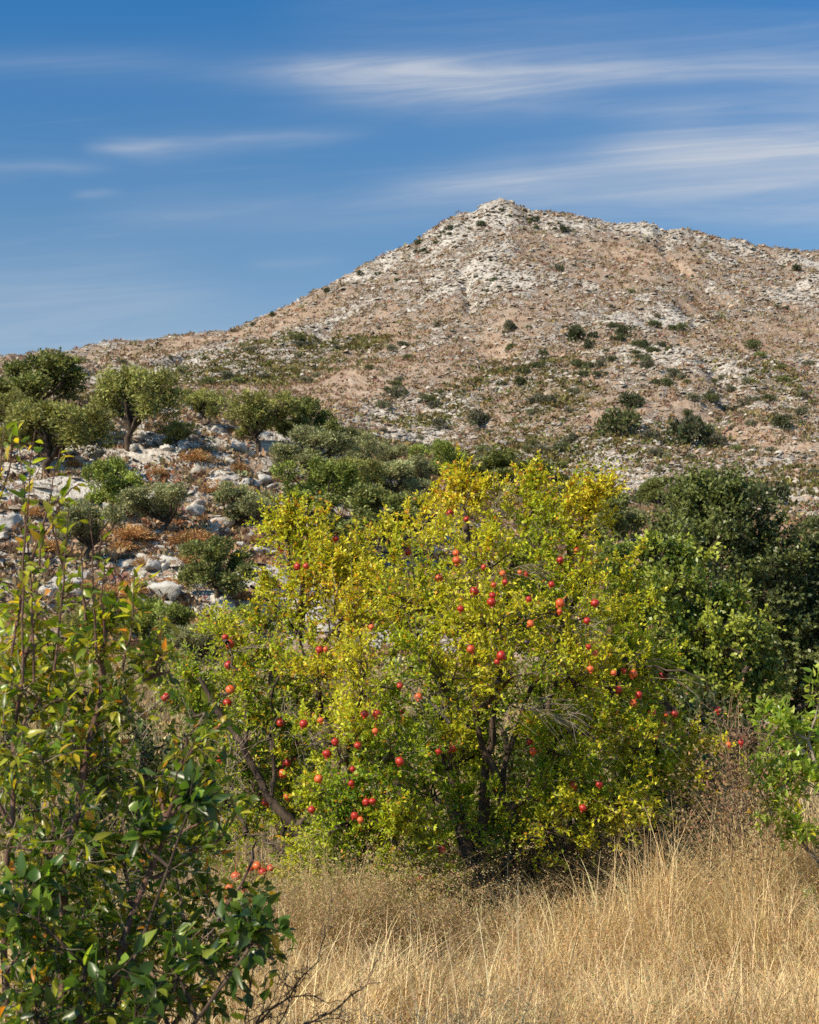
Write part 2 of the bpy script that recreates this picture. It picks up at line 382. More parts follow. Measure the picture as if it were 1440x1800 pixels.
for ci, (px, py, sx, sy, n, rad, where, g) in enumerate(clusters):
    n = int(n*1.0)
    for k in range(n):
        r = .72*rad*rng.uniform(.45, 1.15)*(1.4 if k == 0 else .85)
        p = hit(px+(rng.normal()*sx*.7 if k else 0), py+(rng.normal()*sy*.7 if k else 0))
        o = newobj('limestone_boulder', RM[rng.integers(7)], None, (p[0], p[1], p[2]+r*.12), rng.uniform(0, 6.28), (r*rng.uniform(.9, 1.5), r, r*rng.uniform(.8, 1.25)))
        o.rotation_euler = (rng.normal()*.25, rng.normal()*.25, rng.uniform(0, 6.28))
        lab = ('largest boulder ' if k == 0 else 'small white boulder ')+where
        tag(o, lab, 'boulder', 'limestone boulders, '+g if k else None)
# loose stones everywhere on the far hill
def lowrock(n):
    v = np.array([[1, 0, 0], [-.9, .1, 0], [0, 1, .1], [.1, -1, 0], [0, 0, .8], [0, 0, -.5], [.55, .55, .5], [-.6, .5, .45], [-.5, -.6, .5], [.6, -.55, .4]])
    f = [[6, 4, 0], [0, 2, 6], [6, 2, 4], [7, 4, 2], [7, 2, 1], [7, 1, 4], [8, 4, 1], [8, 1, 3], [8, 3, 4], [9, 4, 3], [9, 3, 0], [9, 0, 4]]
    return v[None]*(1+rng.normal(0, .22, (n, 10, 3))), np.array(f)
N = 150000
yy = 50*np.exp(rng.uniform(0, math.log(575/50), N*3)); xx = rng.uniform(-.42, .42, N*3)*(yy+20)
rk_ = sample(rock, xx, yy); keep = rng.uniform(size=N*3) < sm(.14, .74, rk_+rng.normal(0, .08, N*3))*np.where(yy > 115, 1, .10); keep[N*2:] &= rng.uniform(size=N) < .6
xx = xx[keep][:N]; yy = yy[keep][:N]; n = len(xx)
v, f = lowrock(n); v[..., 0] *= rng.uniform(.7, 1.7, (n, 1)); v[..., 1] *= rng.uniform(.5, 1.2, (n, 1)); v[..., 0] += v[..., 2]*rng.normal(0, .5, (n, 1)); v[..., 1] += v[..., 2]*rng.normal(0, .4, (n, 1)); v[..., 2] += v[..., 0]*rng.normal(0, .3, (n, 1))*.7; a = rng.uniform(0, 6.28, n); ca, sa = np.cos(a)[:, None], np.sin(a)[:, None]
s = (rng.lognormal(-1.6, .6, n)*(.55+yy/380)).clip(.06, .35+yy/700)[:, None, None]
v = np.stack([v[..., 0]*ca-v[..., 1]*sa, v[..., 0]*sa+v[..., 1]*ca, v[..., 2]*rng.uniform(.4, 1.1, (n, 1))], -1)*s
v += np.stack([xx, yy, ground(xx, yy)], -1)[:, None]
mb = MB(); mb.add(v, t=(np.arange(n)[:, None, None]*10+f), c=np.repeat(np.array([1, .97, .93])*rng.uniform(.62, 1.12, (n, 1))*(1-rng.uniform(0, 1, (n, 1))**3*np.array([.15, .35, .5])), 10, 0)); tag(mb.build('scree_rubble', M_rock), kind='stuff')

# ------------------------------------------------------------------ bushes on the hill
def vari(base, n, v=.25, hue=.12):
    base = np.asarray(base, float); return base*(1+rng.normal(0, v, (n, 1)).clip(-.6, .8))*(1+rng.normal(0, hue, (n, 3)))
def clump(n, col, L, flat=1.0, mat=M_olive, lumps=7, name='shrub', spiky=False, stem=True):
    """unit shrub, 1 high, 1 radius"""
    m = MB(); c = np.stack([rng.normal(0, .42, lumps), rng.normal(0, .42, lumps), rng.uniform(.3, .68, lumps)], -1); c[0] = (0, 0, .55); rr = rng.uniform(.28, .48, lumps)
    k = rng.integers(0, lumps, n); d = norm(rng.normal(size=(n, 3))+[0, 0, .3]); p = c[k]+d*(rr[k]*rng.uniform(.45, 1.05, n))[:, None]
    p[:, 2] = np.abs(p[:, 2])
    dd = norm(d+rng.normal(0, .6, (n, 3))+[0, 0, .5]); nn = norm(d+rng.normal(0, .7, (n, 3)))
    leaves(m, p, dd, nn, L*rng.uniform(.6, 1.4, n), L*(.25 if spiky else .6)*rng.uniform(.7, 1.3, n), np.clip(vari(col, n), 0, 1))
    if stem:
        P = np.stack([np.linspace([0, 0, -.12], c[i]*[.8, .8, 1], 4) for i in range(lumps)]); v, q = tubes(P, np.linspace(.05, .015, 4)[None]+0*P[..., 0], 4); m.add(v, q, c=(.12, .10, .08))
    return m.build(name, mat, mesh_only=True)
DK = (.07, .08, .032); MD = (.11, .12, .04); GR = (.13, .125, .075); DRY = (.34, .19, .085)
SH = [clump(900, DK, .19) for _ in range(3)]+[clump(900, GR, .18) for _ in range(2)]+[clump(900, MD, .18) for _ in range(2)]
big = [(478, 552, 7, 'lone round tree on the left skyline of the hill', 0), (412, 581, 5, 'small dark bush on the left skyline below the lone tree', 0),
 (445, 570, 5, 'small dark bush on the skyline between the lone tree and its lower neighbour', 0),
 (1012, 588, 17, 'dark bush left end of the row on the spur', 0), (1034, 604, 11, 'small dark bush just below the first bush of the spur', 0),
 (1095, 582, 14, 'dark bush in the middle of the spur row', 0), (1080, 596, 9, 'small bush left of the middle spur bush', 0), (1133, 606, 12, 'dark bush at the right end of the spur row', 0),
 (900, 572, 14, 'dark grey bush standing alone in the green band on the hill', 3), (1320, 606, 14, 'green bush right of the spur', 5),
 (1113, 705, 22, 'dark upright tree above the rounded green tree on the hill', 0), (1100, 742, 34, 'rounded green tree with a shadow to its right on the hill', 5),
 (1225, 756, 34, 'wide dark green tree right of the rounded one on the hill', 0), (1258, 775, 16, 'small dark bush at the lower right of the wide dark tree', 3),
 (1376, 745, 18, 'dark round bush near the right edge of the hill', 0), (1318, 704, 13, 'grey bush up left of the dark round one', 3), (1140, 766, 16, 'grey bush below the shadow of the rounded tree', 3),
 (992, 788, 16, 'round grey-green bush at the foot of the hill', 5), (770, 742, 13, 'grey bush at the end of the pale slab', 3), (848, 733, 22, 'wide dark scrub bush right of the pale slab', 3),
 (1008, 770, 12, 'little bush beside the round grey-green one', 3), (982, 470, 11, 'dark bush in the middle of the upper slope', 3), (938, 385, 9, 'dark scrub bush right of the summit rocks', 0),
 (990, 402, 10, 'dark bush on the right skyline below the summit', 0), (845, 392, 8, 'dark bush in a crack of the summit rocks', 0), (790, 400, 8, 'small dark bush on the left shoulder of the summit', 0),
 (635, 480, 6, 'tiny bush on the left skyline half way up', 0), (735, 425, 8, 'small bush on the upper left skyline', 0), (575, 510, 7, 'small bush on the skyline above the lone tree', 0),
 (1130, 880, 26, 'dark green bush left of the oak at the hill foot', 0), (1342, 868, 34, 'dark bush showing above the right side of the oak', 0), (1425, 925, 30, 'green bush at the right edge above the oak', 5),
 (1185, 655, 14, 'grey scrub bush below the spur row', 3), (1140, 640, 12, 'brown-grey bush on the face of the spur', 3), (1055, 640, 13, 'low grey bush on the left face of the spur', 3),
 (700, 690, 16, 'grey bush in the hollow left of the slab', 3), (770, 570, 8, 'small bush on the middle of the hill', 3), (1400, 470, 8, 'small bush near the right skyline', 0)]
def put(name, me, px, py, wpx, label, group=None, cat='bush', hs=.8, tint=1., sink=.15):
    """py is the foot of the bush, wpx its half width in photo pixels"""
    p = hit(px, py); r = wpx/F*p[1]/.85
    o = newobj(name, me, None, (p[0], p[1], p[2]-r*hs*sink), rng.uniform(0, 6.28), (r, r*rng.uniform(.8, 1.2), r*hs*1.25))
    o.color = (tint, tint, tint, 1); return tag(o, label, cat, group)
for (px, py, w, lab, k) in big:
    put('hill_bush', SH[min(k+rng.integers(2), 6)], px, py+w*.7, w, lab, hs=.95)
zones = [((880, 1200), (575, 680), 46, 'small dark scrub bush on the rocky face of the spur', 0), ((1200, 1440), (620, 790), 38, 'small grey-green scrub bush on the lower right slope', 3),
 ((660, 1040), (690, 800), 34, 'low scrub bush on the slope right of the pale slab', 3), ((780, 1020), (365, 410), 12, 'tiny dark bush among the summit rocks', 0),
 ((650, 900), (400, 520), 16, 'tiny bush on the steep upper left slope', 0), ((1050, 1440), (420, 560), 18, 'tiny bush on the upper right slope', 3),
 ((420, 720), (570, 690), 26, 'small bush in the green bands of the left slope', 3), ((1040, 1440), (790, 880), 22, 'low bush at the foot of the hill above the oak', 3),
 ((60, 420), (630, 680), 18, 'low grey bush on the flat left shoulder of the hill', 3)]
for (xa, xb), (ya, yb), n, lab, k in zones:
    for _ in range(n):
        px = rng.uniform(xa, xb); py = rng.uniform(ya, yb)
        if py < np.interp(px, SKY_PX, SKY_PY)+8: py = np.interp(px, SKY_PX, SKY_PY)+8+rng.uniform(0, 12)
        w = rng.uniform(4.5, 12)*(.55 if py < 560 else 1)*(1.2 if py > 700 else 1)
        put('scrub_bush', SH[min(k+rng.integers(3), 6)], px, py, w, lab, lab+'es'.replace('es', ', many alike'), tint=rng.uniform(.8, 1.9))
# low cushion scrub between the stones
def cushion(name, n, x, y, s, col, mat, k=9, lf=1.):
    m = MB(); d = norm(rng.normal(size=(n, k, 3))+[0, 0, .8]); d[..., 2] = np.abs(d[..., 2])
    p = np.stack([x, y, ground(x, y)], -1)[:, None]+d*s[:, None, None]*[1, 1, .6]*.55
    leaves(m, p.reshape(-1, 3), (d+rng.normal(0, .5, d.shape)).reshape(-1, 3), rng.normal(size=(n*k, 3)), np.repeat(s, k)*.8*lf, np.repeat(s, k)*.4*lf, np.repeat(col, k, 0)*(1+rng.normal(0, .2, (n*k, 1))).clip(.4, 1.6))
    return tag(m.build(name, mat), kind='stuff')
N = 120000; yy = 56*np.exp(rng.uniform(0, math.log(560/56), N)); xx = rng.uniform(-.42, .42, N)*(yy+20)
g_ = sample(green, xx, yy); r_ = sample(rock, xx, yy); w = rng.uniform(size=N)
kg = w < sm(.22, .6, g_); kd = (w > .35) & ~kg & (r_ < .62)
xg, yg = xx[kg], yy[kg]; col = vari((.17, .145, .05), len(xg), .3)
cushion('green_cushion_scrub', len(xg), xg, yg, rng.uniform(.3, 1.1, len(xg))*(.5+yg/500), col, M_scrub)
xg, yg = xx[kd], yy[kd]; mixc = rng.uniform(size=(len(xg), 1)); col = vari((.34, .25, .15), len(xg), .25)*(1-mixc*.6)+mixc*.6*np.array([.24, .13, .075])
cushion('dry_cushion_scrub', len(xg), xg, yg, rng.uniform(.25, .95, len(xg))*(.5+yg/500), col, M_scrub)

N = 14000; yg = 47*np.exp(rng.uniform(0, math.log(118/47), N)); xg = rng.uniform(-.36, .34, N)*yg; kk = (sample(rock, xg, yg) < .5) & (fbm(xg/5, yg/5, 120, 3) > .43); xg, yg = xg[kk], yg[kk]
mixc = rng.uniform(size=(len(xg), 1)); cushion('dry_terrace_brush', len(xg), xg, yg, rng.lognormal(-1.0, .45, len(xg)).clip(.15, 1.0), vari((.46, .32, .18), len(xg), .25)*(1-mixc*.8)+mixc*.8*np.array([.36, .17, .08]), M_scrub, 20, .5)
N = 9000; yg = rng.uniform(27, 50, N); xg = rng.uniform(-.36, .34, N)*yg; cushion('dry_field_brush', N, xg, yg, rng.uniform(.2, .5, N), vari((.42, .33, .16), N, .3), M_scrub, 16, .38)
# ------------------------------------------------------------------ trees of the terraces
def unit_tree(n, L, lumps, col, spread=.36, trunk_h=.2, mat=M_olive, slim=.30, seed=0):
    """tree 1 high: returns trunk mesh, crown mesh"""
    r = np.random.default_rng(seed); m = MB(); tr = MB()
    c = np.stack([r.uniform(-.42, .42, lumps), r.uniform(-.42, .42, lumps), r.uniform(trunk_h+.08, .86, lumps)], -1); c[:, 2] = np.minimum(c[:, 2], .92-.9*(c[:, 0]**2+c[:, 1]**2)); c[0] = (.05, 0, .82)
    rr = r.uniform(.11, .23, lumps)
    sec = 12; sd = norm(r.normal(size=(lumps, sec, 3))+[0, 0, .35]); sp_ = c[:, None]+sd*(rr[:, None]*r.uniform(.35, .95, (lumps, sec)))[..., None]
    k = r.integers(0, lumps, n); j = r.integers(0, sec, n); p = sp_[k, j]+r.normal(0, .036, (n, 3))
    d = norm(p-c[k]+[0, 0, .02]); dd = norm(d+r.normal(0, .7, (n, 3))+[0, 0, .35]); nn = norm(d+r.normal(0, .8, (n, 3)))
    cc = np.asarray(col)[None]*(1+.38*(r.uniform(size=(lumps, sec))[k, j]-.5)[:, None]*2)*(1+r.normal(0, .18, (n, 1)))*(1+r.normal(0, .06, (n, 3)))
    leaves(m, p, dd, nn, L*r.uniform(.7, 1.4, n), L*slim*r.uniform(.8, 1.3, n), np.clip(cc, .005, 1))
    top = np.array([r.normal()*.04, r.normal()*.04, trunk_h])
    v, q = tubes(resample([[0, 0, -.1], [r.normal()*.02, r.normal()*.02, trunk_h*.5], top], 6, .006)[None], np.linspace(.045, .03, 6)[None], 8); tr.add(v, q)
    P = np.stack([resample([top, top*.4+c[i]*.6+r.normal(0, .03, 3), c[i]], 6, .008) for i in range(lumps)]); v, q = tubes(P, np.linspace(.022, .007, 6)[None]+0*P[..., 0], 5); tr.add(v, q)
    P = np.stack([np.linspace(c[i], sp_[i, s_], 3) for i in range(lumps) for s_ in range(sec)]); v, q = tubes(P, np.linspace(.006, .002, 3)[None]+0*P[..., 0], 3); tr.add(v, q)
    return tr.build('trunk', M_bark, mesh_only=True), m.build('crown', mat, mesh_only=True)
OL = (.27, .265, .075); OG = (.32, .32, .15); GN = (.27, .31, .065); DG = (.20, .215, .06)
TV = {'olive': [unit_tree(11000, .050, 16, OL, seed=s) for s in (1, 2)], 'grey': [unit_tree(11000, .050, 14, OG, seed=s, trunk_h=.2) for s in (3, 4)],
      'green': [unit_tree(11000, .050, 14, GN, seed=5, trunk_h=.16, slim=.45)], 'dark': [unit_tree(11000, .050, 15, DG, seed=s, trunk_h=.14, slim=.5) for s in (6, 7)]}
trees = [  # px, py foot, height px, width px, kind, label
 (55, 735, 105, 150, 'dark', 'dark olive tree at the top of the terraces by the left edge'),
 (228, 795, 150, 150, 'olive', 'tallest olive tree, with a clear dark trunk, on the upper terraces'),
 (85, 838, 130, 190, 'olive', 'broad yellow-green olive tree below the dark one at the left edge'),
 (358, 748, 62, 75, 'olive', 'small distant olive between the tall tree and the round pair'),
 (150, 782, 60, 90, 'olive', 'small olive tucked between the broad and the tall olive trees'),
 (452, 795, 98, 115, 'olive', 'round full olive tree, left one of the touching pair on the ridge'),
 (540, 788, 80, 95, 'dark', 'darker olive tree, right one of the touching pair on the ridge'),
 (200, 905, 96, 95, 'green', 'small yellow-green olive tree on the red-earth terrace'),
 (288, 938, 86, 118, 'grey', 'silvery olive bush in the centre of the terraces'),
 (420, 940, 82, 110, 'grey', 'grey-green olive bush right of the centre of the terraces'),
 (540, 845, 92, 130, 'grey', 'grey olive tree below the touching pair'),
 (565, 915, 100, 125, 'green', 'bright green bushy tree with dark right side behind the pomegranate'),
 (625, 838, 66, 85, 'grey', 'grey olive between the pale rocks and the touching pair'),
 (678, 828, 50, 70, 'grey', 'small grey olive at the right end of the terraces'),
 (692, 898, 80, 120, 'grey', 'large grey-green olive directly behind the left of the pomegranate top'),
 (776, 848, 72, 78, 'green', 'round bright green tree behind the pomegranate top'),
 (875, 856, 58, 150, 'dark', 'long low dark bush behind the top of the pomegranate'),
 (960, 862, 44, 80, 'dark', 'low dark bush right of the long one'),
 (380, 1052, 96, 115, 'dark', 'dark green tree on the lowest terrace left of the pomegranate'),
 (152, 988, 100, 115, 'grey', 'grey-green olive behind the foreground twigs'),
 (268, 1150, 90, 120, 'green', 'green bush at the foot of the terraces behind the foreground twigs'),
 (640, 965, 100, 150, 'dark', 'dark shrubby tree hidden behind the left part of the pomegranate'),
 (740, 935, 60, 110, 'grey', 'grey shrub behind the bare twigs of the pomegranate top'),
 (1075, 960, 85, 90, 'dark', 'dark bush right of the pomegranate top'),
 (1110, 945, 50, 90, 'grey', 'pale grey-green bush between the pomegranate and the oak'),
 (350, 1170, 70, 110, 'grey', 'dusty green bush left of the pomegranate crown'), (170, 1130, 60, 110, 'olive', 'yellow-green bush half hidden behind the foreground twigs'), (450, 1120, 55, 90, 'green', 'small green bush against the left side of the pomegranate'),
 (600, 800, 46, 90, 'grey', 'small grey tree just right of the touching pair'), (735, 868, 62, 90, 'grey', 'pale olive bush left of the round bright green tree'),
 (610, 880, 76, 110, 'olive', 'yellow-green olive right of the bright green bushy tree'), (700, 950, 70, 120, 'dark', 'dark bush low behind the left top of the pomegranate'),
 (1010, 905, 56, 100, 'grey', 'grey bush behind the right top of the pomegranate'), (20, 780, 80, 90, 'olive', 'pale olive crown cut by the left edge above the broad tree'),
 (310, 790, 46, 60, 'olive', 'low olive bush right of the tall olive trunk'), (1160, 905, 60, 70, 'dark', 'dark green shrub touching the left side of the tall oak')]
for (px, py, hp, wp, kd, lab) in trees:
    p = hit(px, py, 30.)
    h = hp*1.04/F*p[1]; w = wp*1.04/F*p[1]
    tm_, cm = TV[kd][rng.integers(len(TV[kd]))]
    e = empty('olive_tree' if kd in ('olive', 'grey') else 'evergreen_tree', lab, 'tree', (p[0], p[1], p[2]), 'trees on the terraces')
    e.scale = (w, w, h*1.04); e.rotation_euler = (0, 0, rng.uniform(0, 6.28))
    newobj('trunk', tm_, e); c = newobj('crown', cm, e); t_ = rng.uniform(.9, 1.15); c.color = (t_, t_, t_, 1)
# dry spurge cushions
def dryb(seed):
    m = MB(); n = 1500; d = norm(rng.normal(size=(n, 3))); d[:, 2] = np.abs(d[:, 2]); p = d*rng.uniform(.15, .8, (n, 1))*[1, 1, .8]
    leaves(m, p, d+rng.normal(0, .4, (n, 3)), rng.normal(size=(n, 3)), .22, .035, vari((.52, .30, .13), n, .3)); return m.build('dry_shrub', M_scrub, mesh_only=True)
DB = [dryb(i) for i in range(3)]
dl = [(345, 808, 28), (420, 822, 20), (278, 832, 18), (385, 860, 30), (233, 940, 34), (340, 950, 34), (212, 905, 22), (262, 985, 24), (330, 985, 26), (450, 948, 20), (300, 875, 20), (400, 880, 22), (215, 965, 22), (475, 900, 14), (130, 815, 16),
      (350, 1012, 30), (240, 1030, 34), (300, 1025, 24), (330, 1090, 26), (420, 1050, 24), (170, 940, 20), (400, 985, 22), (440, 1080, 24), (250, 1080, 28), (360, 1130, 30), (60, 905, 24), (125, 915, 22), (405, 760, 14), (440, 860, 14), (480, 1030, 20), (300, 1110, 24), (90, 960, 28), (200, 1045, 30), (150, 1040, 24)]
for k, (px, py, w) in enumerate(dl):
    up = py < 900
    lab = ('orange-brown dry cushion bush on the upper red-earth terraces' if up else 'orange-brown dry cushion bush on the lower terraces') if k > 5 else \
        ['wide orange-brown dry bush under the ridge rocks', 'small orange-brown dry bush left of the bright outcrop', 'dry orange bush below the tall olive trunk', 'dusty brown bush left of the bright outcrop',
         'long low orange bush left of the silvery olive foot', 'brown dry bush right of the silvery olive foot'][k]
    o = put('dry_bush', DB[k % 3], px, py+w*.3, w*1.2, lab, None if k <= 5 else lab+', many alike', 'bush', .62, rng.uniform(.75, 1.2), .1)

# ------------------------------------------------------------------ grown crowns for the nearer trees
class Grow:
    def __init__(s): s.P = []; s.R = []; s.tw = []; s.tr = []
def grow(blobs, nsec, ntw, twl, root_pts, gr, up=.3, k=5, secr=.012, twr=.003, inner=.25):
    """blobs: (centre, radii). returns twig polylines n,k,3, t blob index; woody parts go to gr"""
    allT = []; bi = []
    for b, (c, R) in enumerate(blobs):
        c = np.asarray(c); R = np.asarray(R)
        ns = max(3, int(nsec*(R.prod()**(2/3))/.16)); rt = root_pts[np.argmin(((root_pts-(c-[0, 0, R[2]*.8]))**2).sum(1))]
        P = resample([rt, rt*.45+c*.55+rng.normal(0, .05, 3)*R, c], 7, .02*R.mean()); gr.P.append(P); gr.R.append(np.linspace(secr*2.2, secr, 7))
        d = norm(rng.normal(size=(ns, 3))+[0, 0, up]); e = c+d*R*rng.uniform(.55, .95, (ns, 1))
        for i in range(ns):
            st = P[rng.integers(4, 7)]
            S = resample([st, st*.5+e[i]*.5+rng.normal(0, .06, 3)*R.mean(), e[i]], 6, .015*R.mean()); gr.tr.append(S)
            nt = ntw; f = rng.uniform(inner, 1, nt)*5; a = np.minimum(f.astype(int), 4); q = S[a]+(S[a+1]-S[a])*(f-a)[:, None]
            o = norm((q-c)/R+rng.normal(0, .55, (nt, 3))+[0, 0, up]); l = twl*rng.uniform(.5, 1.3, (nt, 1))
            sag = rng.uniform(-.25, .15, (nt, 1, 1))*l[:, None]
            tt = np.linspace(0, 1, k)[None, :, None]
            T = q[:, None]+o[:, None]*l[:, None]*tt+np.array([0, 0, 1.])*sag*tt**2+rng.normal(0, .03, (nt, k, 3))*l[:, None]*tt
            allT.append(T); bi += [b]*nt
    return np.concatenate(allT), np.array(bi)
def twig_leaves(T, per, t0=.1, nodes=0):
    n, k, _ = T.shape; i = np.repeat(np.arange(n), per); t = rng.uniform(t0, 1, len(i)); t = (t if not nodes else np.clip(np.round(t*nodes)/nodes+rng.normal(0, .015, len(i)), 0, 1))*(k-1)*.999; a = t.astype(int)
    seg = T[i, a+1]-T[i, a]; return T[i, a]+seg*(t-a)[:, None], norm(seg), i
def B(px, py, Y, rx, ry, rd=None):
    """blob centred at pixel px,py at depth Y; radii in pixels, rd = depth radius in metres"""
    s = Y/F; return (at(px, py, Y), (rx*s, (rd if rd else rx*s), ry*s))
def wood(gr, mb, sides=7, tsides=4, tr=(.008, .003)):
    for P, R in zip(gr.P, gr.R): v, q = tubes(P[None], R[None], sides); mb.add(v, q)
    if gr.tr:
        S = np.stack(gr.tr); v, q = tubes(S, np.linspace(tr[0], tr[1], 6)[None]+0*S[..., 0], tsides); mb.add(v, q)
def fruit_mesh(seed):
    r = np.random.default_rng(seed); m = MB(); nu, nv = 20, 12
    th = np.linspace(0, 2*PI, nu, endpoint=False); ph = np.linspace(.02, PI-.25, nv)
    rad = 1+.035*np.cos(6*th)[None]*np.sin(ph)[:, None]+.03*r.normal(size=(1, 1))
    X = np.stack([np.sin(ph)[:, None]*np.cos(th)*rad, np.sin(ph)[:, None]*np.sin(th)*rad, (np.cos(ph)*.93)[:, None]*np.ones(nu)], -1)
    rim = np.array([[.27*math.cos(a), .27*math.sin(a), -1.02] for a in th]); tip = np.array([[(.42 if i % 3 else .30)*math.cos(a), (.42 if i % 3 else .30)*math.sin(a), -1.38 if i % 3 == 1 else -1.16] for i, a in enumerate(th)])
    V = np.concatenate([X.reshape(-1, 3), rim, tip]); nr = nv+2; i = (np.arange(nr-1)[:, None]*nu+np.arange(nu)); j = np.arange(nr-1)[:, None]*nu+(np.arange(nu)+1) % nu
    m.add(V, q=np.stack([i, i+nu, j+nu, j], -1)); v, q = tubes(np.array([[[0, 0, .9], [.05, 0, 1.6], [.2, .05, 2.4]]]), np.array([[.09, .06, .05]]), 5); m.add(v, q)
    return m.build('pomegranate', M_fruit, mesh_only=True, smooth=True)
FM = [fruit_mesh(i) for i in range(4)]
FMB = FM[0].copy(); FMB.materials[0] = M_black
def front(blobs, px, py, Y0):
    """nearest depth at which the sight line enters the crown"""
    Y = np.linspace(Y0-2.4, Y0+1.5, 300); p = at(px, py, Y); ins = np.zeros(300, bool)
    for c, R in blobs: ins |= (((p-c)/(np.array(R)*1.05))**2).sum(1) < 1
    return Y[np.argmax(ins)] if ins.any() else Y0
def add_fruits(lst, blobs, parent, Y0, r0=.030):
    out = []
    for (px, py) in lst:
        Y = front(blobs, px, py, Y0)+rng.uniform(-.07, .10)-(.7 if py > 1515 and px < 480 else 0); p = at(px, py, Y); bl = (px, py) == (926, 1129)
        r = r0*rng.uniform(.68, 1.12)
        o = newobj('pomegranate', FMB if bl else FM[rng.integers(4)], parent, tuple(p-np.array(parent.location)), rng.uniform(0, 6.28), (r, r*rng.uniform(.9, 1.06), r*rng.uniform(.88, 1.04))); o.rotation_euler = (rng.normal()*.35, rng.normal()*.35, rng.uniform(0, 6.28))
        if bl: o['label'] = 'blackened dried pomegranate'
        out.append(p)
    return np.array(out)
def not_near(p, F_, r=.055):
    k = np.ones(len(p), bool)
    for f in F_:
        d = p-f; k &= ~(((d**2).sum(1) < r*r) | ((np.abs(d[:, 0]) < r*.55) & (np.abs(d[:, 2]-d[:, 1]*.1) < r*.55) & (d[:, 1] < 0) & (d[:, 1] > -.6)))
    return k

# --- the pomegranate tree
D = 11.0
pb = [(548, 1050, 0, 50, 50), (640, 1060, 0, 60, 50), (580, 1010, .1, 40, 45), (820, 915, 0, 50, 45), (815, 870, 0, 20, 30), (745, 965, -.3, 65, 50), (935, 895, 0, 26, 45), (940, 960, -.2, 80, 80), (1040, 885, .1, 32, 22), (1000, 930, .1, 65, 70), (860, 1000, -.5, 90, 70),
 (560, 960, 0, 50, 45), (500, 935, 0, 30, 18), (530, 1020, -.2, 60, 55), (640, 1000, .2, 60, 60), (500, 1085, 0, 45, 50), (600, 1090, -.5, 95, 75), (720, 1060, -.7, 95, 75), (860, 1100, -.9, 110, 80), (980, 1080, -.6, 90, 80), (1040, 1010, 0, 50, 60),
 (1080, 1130, -.1, 60, 60), (1100, 1090, 0, 40, 40), (640, 1180, -.9, 100, 75), (770, 1190, -1.1, 95, 70), (900, 1190, -1.1, 80, 55), (1000, 1190, -.8, 85, 65), (1090, 1220, -.3, 70, 60), (1140, 1250, -.1, 55, 55), (1165, 1200, 0, 30, 40),
 (560, 1200, -.4, 70, 70), (620, 1290, -.9, 90, 70), (700, 1320, -1., 70, 60), (1040, 1290, -.6, 85, 55), (1130, 1320, -.3, 75, 50), (980, 1330, -.3, 60, 55), (600, 1390, -.8, 80, 70), (690, 1420, -.9, 80, 65), (780, 1330, -.2, 60, 60),
 (1020, 1390, -.1, 60, 45), (1160, 1370, .1, 60, 40), (640, 1500, -.7, 80, 60), (720, 1520, -.7, 65, 60), (600, 1560, -.6, 60, 45), (680, 1590, -.9, 60, 40), (790, 1480, .3, 60, 60), (900, 1450, .8, 90, 80), (840, 1330, .9, 90, 90), (960, 1250, .7, 90, 70), (760, 1250, .6, 90, 80), (900, 1100, .8, 130, 100), (700, 1100, .8, 120, 100), (1050, 1180, .8, 90, 80), (940, 1020, .6, 90, 70), (640, 1330, .6, 80, 80), (780, 1640, -.6, 50, 25), (640, 1560, -.9, 70, 50), (740, 1590, -.8, 60, 40), (600, 1450, -1, 70, 60), (690, 1480, -1.1, 60, 60), (1080, 1400, -.4, 80, 45), (1170, 1400, -.1, 60, 35), (980, 1420, .5, 90, 50), (1100, 1440, .6, 90, 50), (850, 1480, 1.0, 100, 70), (760, 1400, .9, 90, 80), (1000, 1330, 1.0, 100, 80), (860, 1230, 1.1, 90, 80), (1220, 1330, .1, 40, 30), (945, 1400, -.3, 50, 40), (920, 1480, -.2, 55, 45), (1000, 1460, -.4, 60, 40), (1080, 1480, -.3, 60, 35), (700, 1610, -.9, 55, 30), (620, 1610, -.8, 50, 30), (810, 1440, -.3, 40, 40), (560, 1540, -.6, 40, 50)]
blobs = [B(x, y, D+d, rx, ry, max(.28, rx*D/F*.85)) for x, y, d, rx, ry in pb]
base = at(850, 1655, D); base[2] = float(ground(base[0], base[1]))
pom = empty('pomegranate_tree', 'large yellow-green pomegranate tree full of red fruit in the middle of the dry grass', 'tree', tuple(base))
gr = Grow()
stems = [([(862, 1660), (850, 1560), (815, 1480), (795, 1400), (800, 1300), (770, 1180), (740, 1060)], 0, .075), ([(875, 1660), (862, 1570), (845, 1500), (850, 1380), (868, 1270), (880, 1150), (900, 1000)], -.1, .06), ([(880, 1655), (885, 1560), (900, 1450), (870, 1370), (845, 1290), (830, 1150), (820, 960)], -.2, .05),
 ([(870, 1660), (900, 1560), (915, 1470), (885, 1390), (905, 1290), (940, 1200), (985, 1110)], .15, .045), ([(868, 1660), (930, 1540), (965, 1440), (975, 1350), (965, 1240), (990, 1100), (1010, 960)], .3, .045), ([(850, 1660), (770, 1540), (720, 1420), (680, 1330), (640, 1210), (600, 1090)], .1, .05),
 ([(880, 1660), (980, 1520), (1060, 1430), (1130, 1385), (1200, 1350)], .2, .032), ([(845, 1650), (760, 1590), (690, 1520), (640, 1430), (610, 1340)], -.3, .035), ([(860, 1640), (840, 1500), (790, 1420), (810, 1330), (840, 1240), (860, 1160)], .4, .04),
 ([(900, 1430), (960, 1330), (1030, 1240), (1090, 1180), (1150, 1170), (1230, 1190), (1256, 1235)], -.3, .016), ([(600, 1340), (560, 1230), (530, 1120), (510, 1010)], 0, .02)]
rp = []
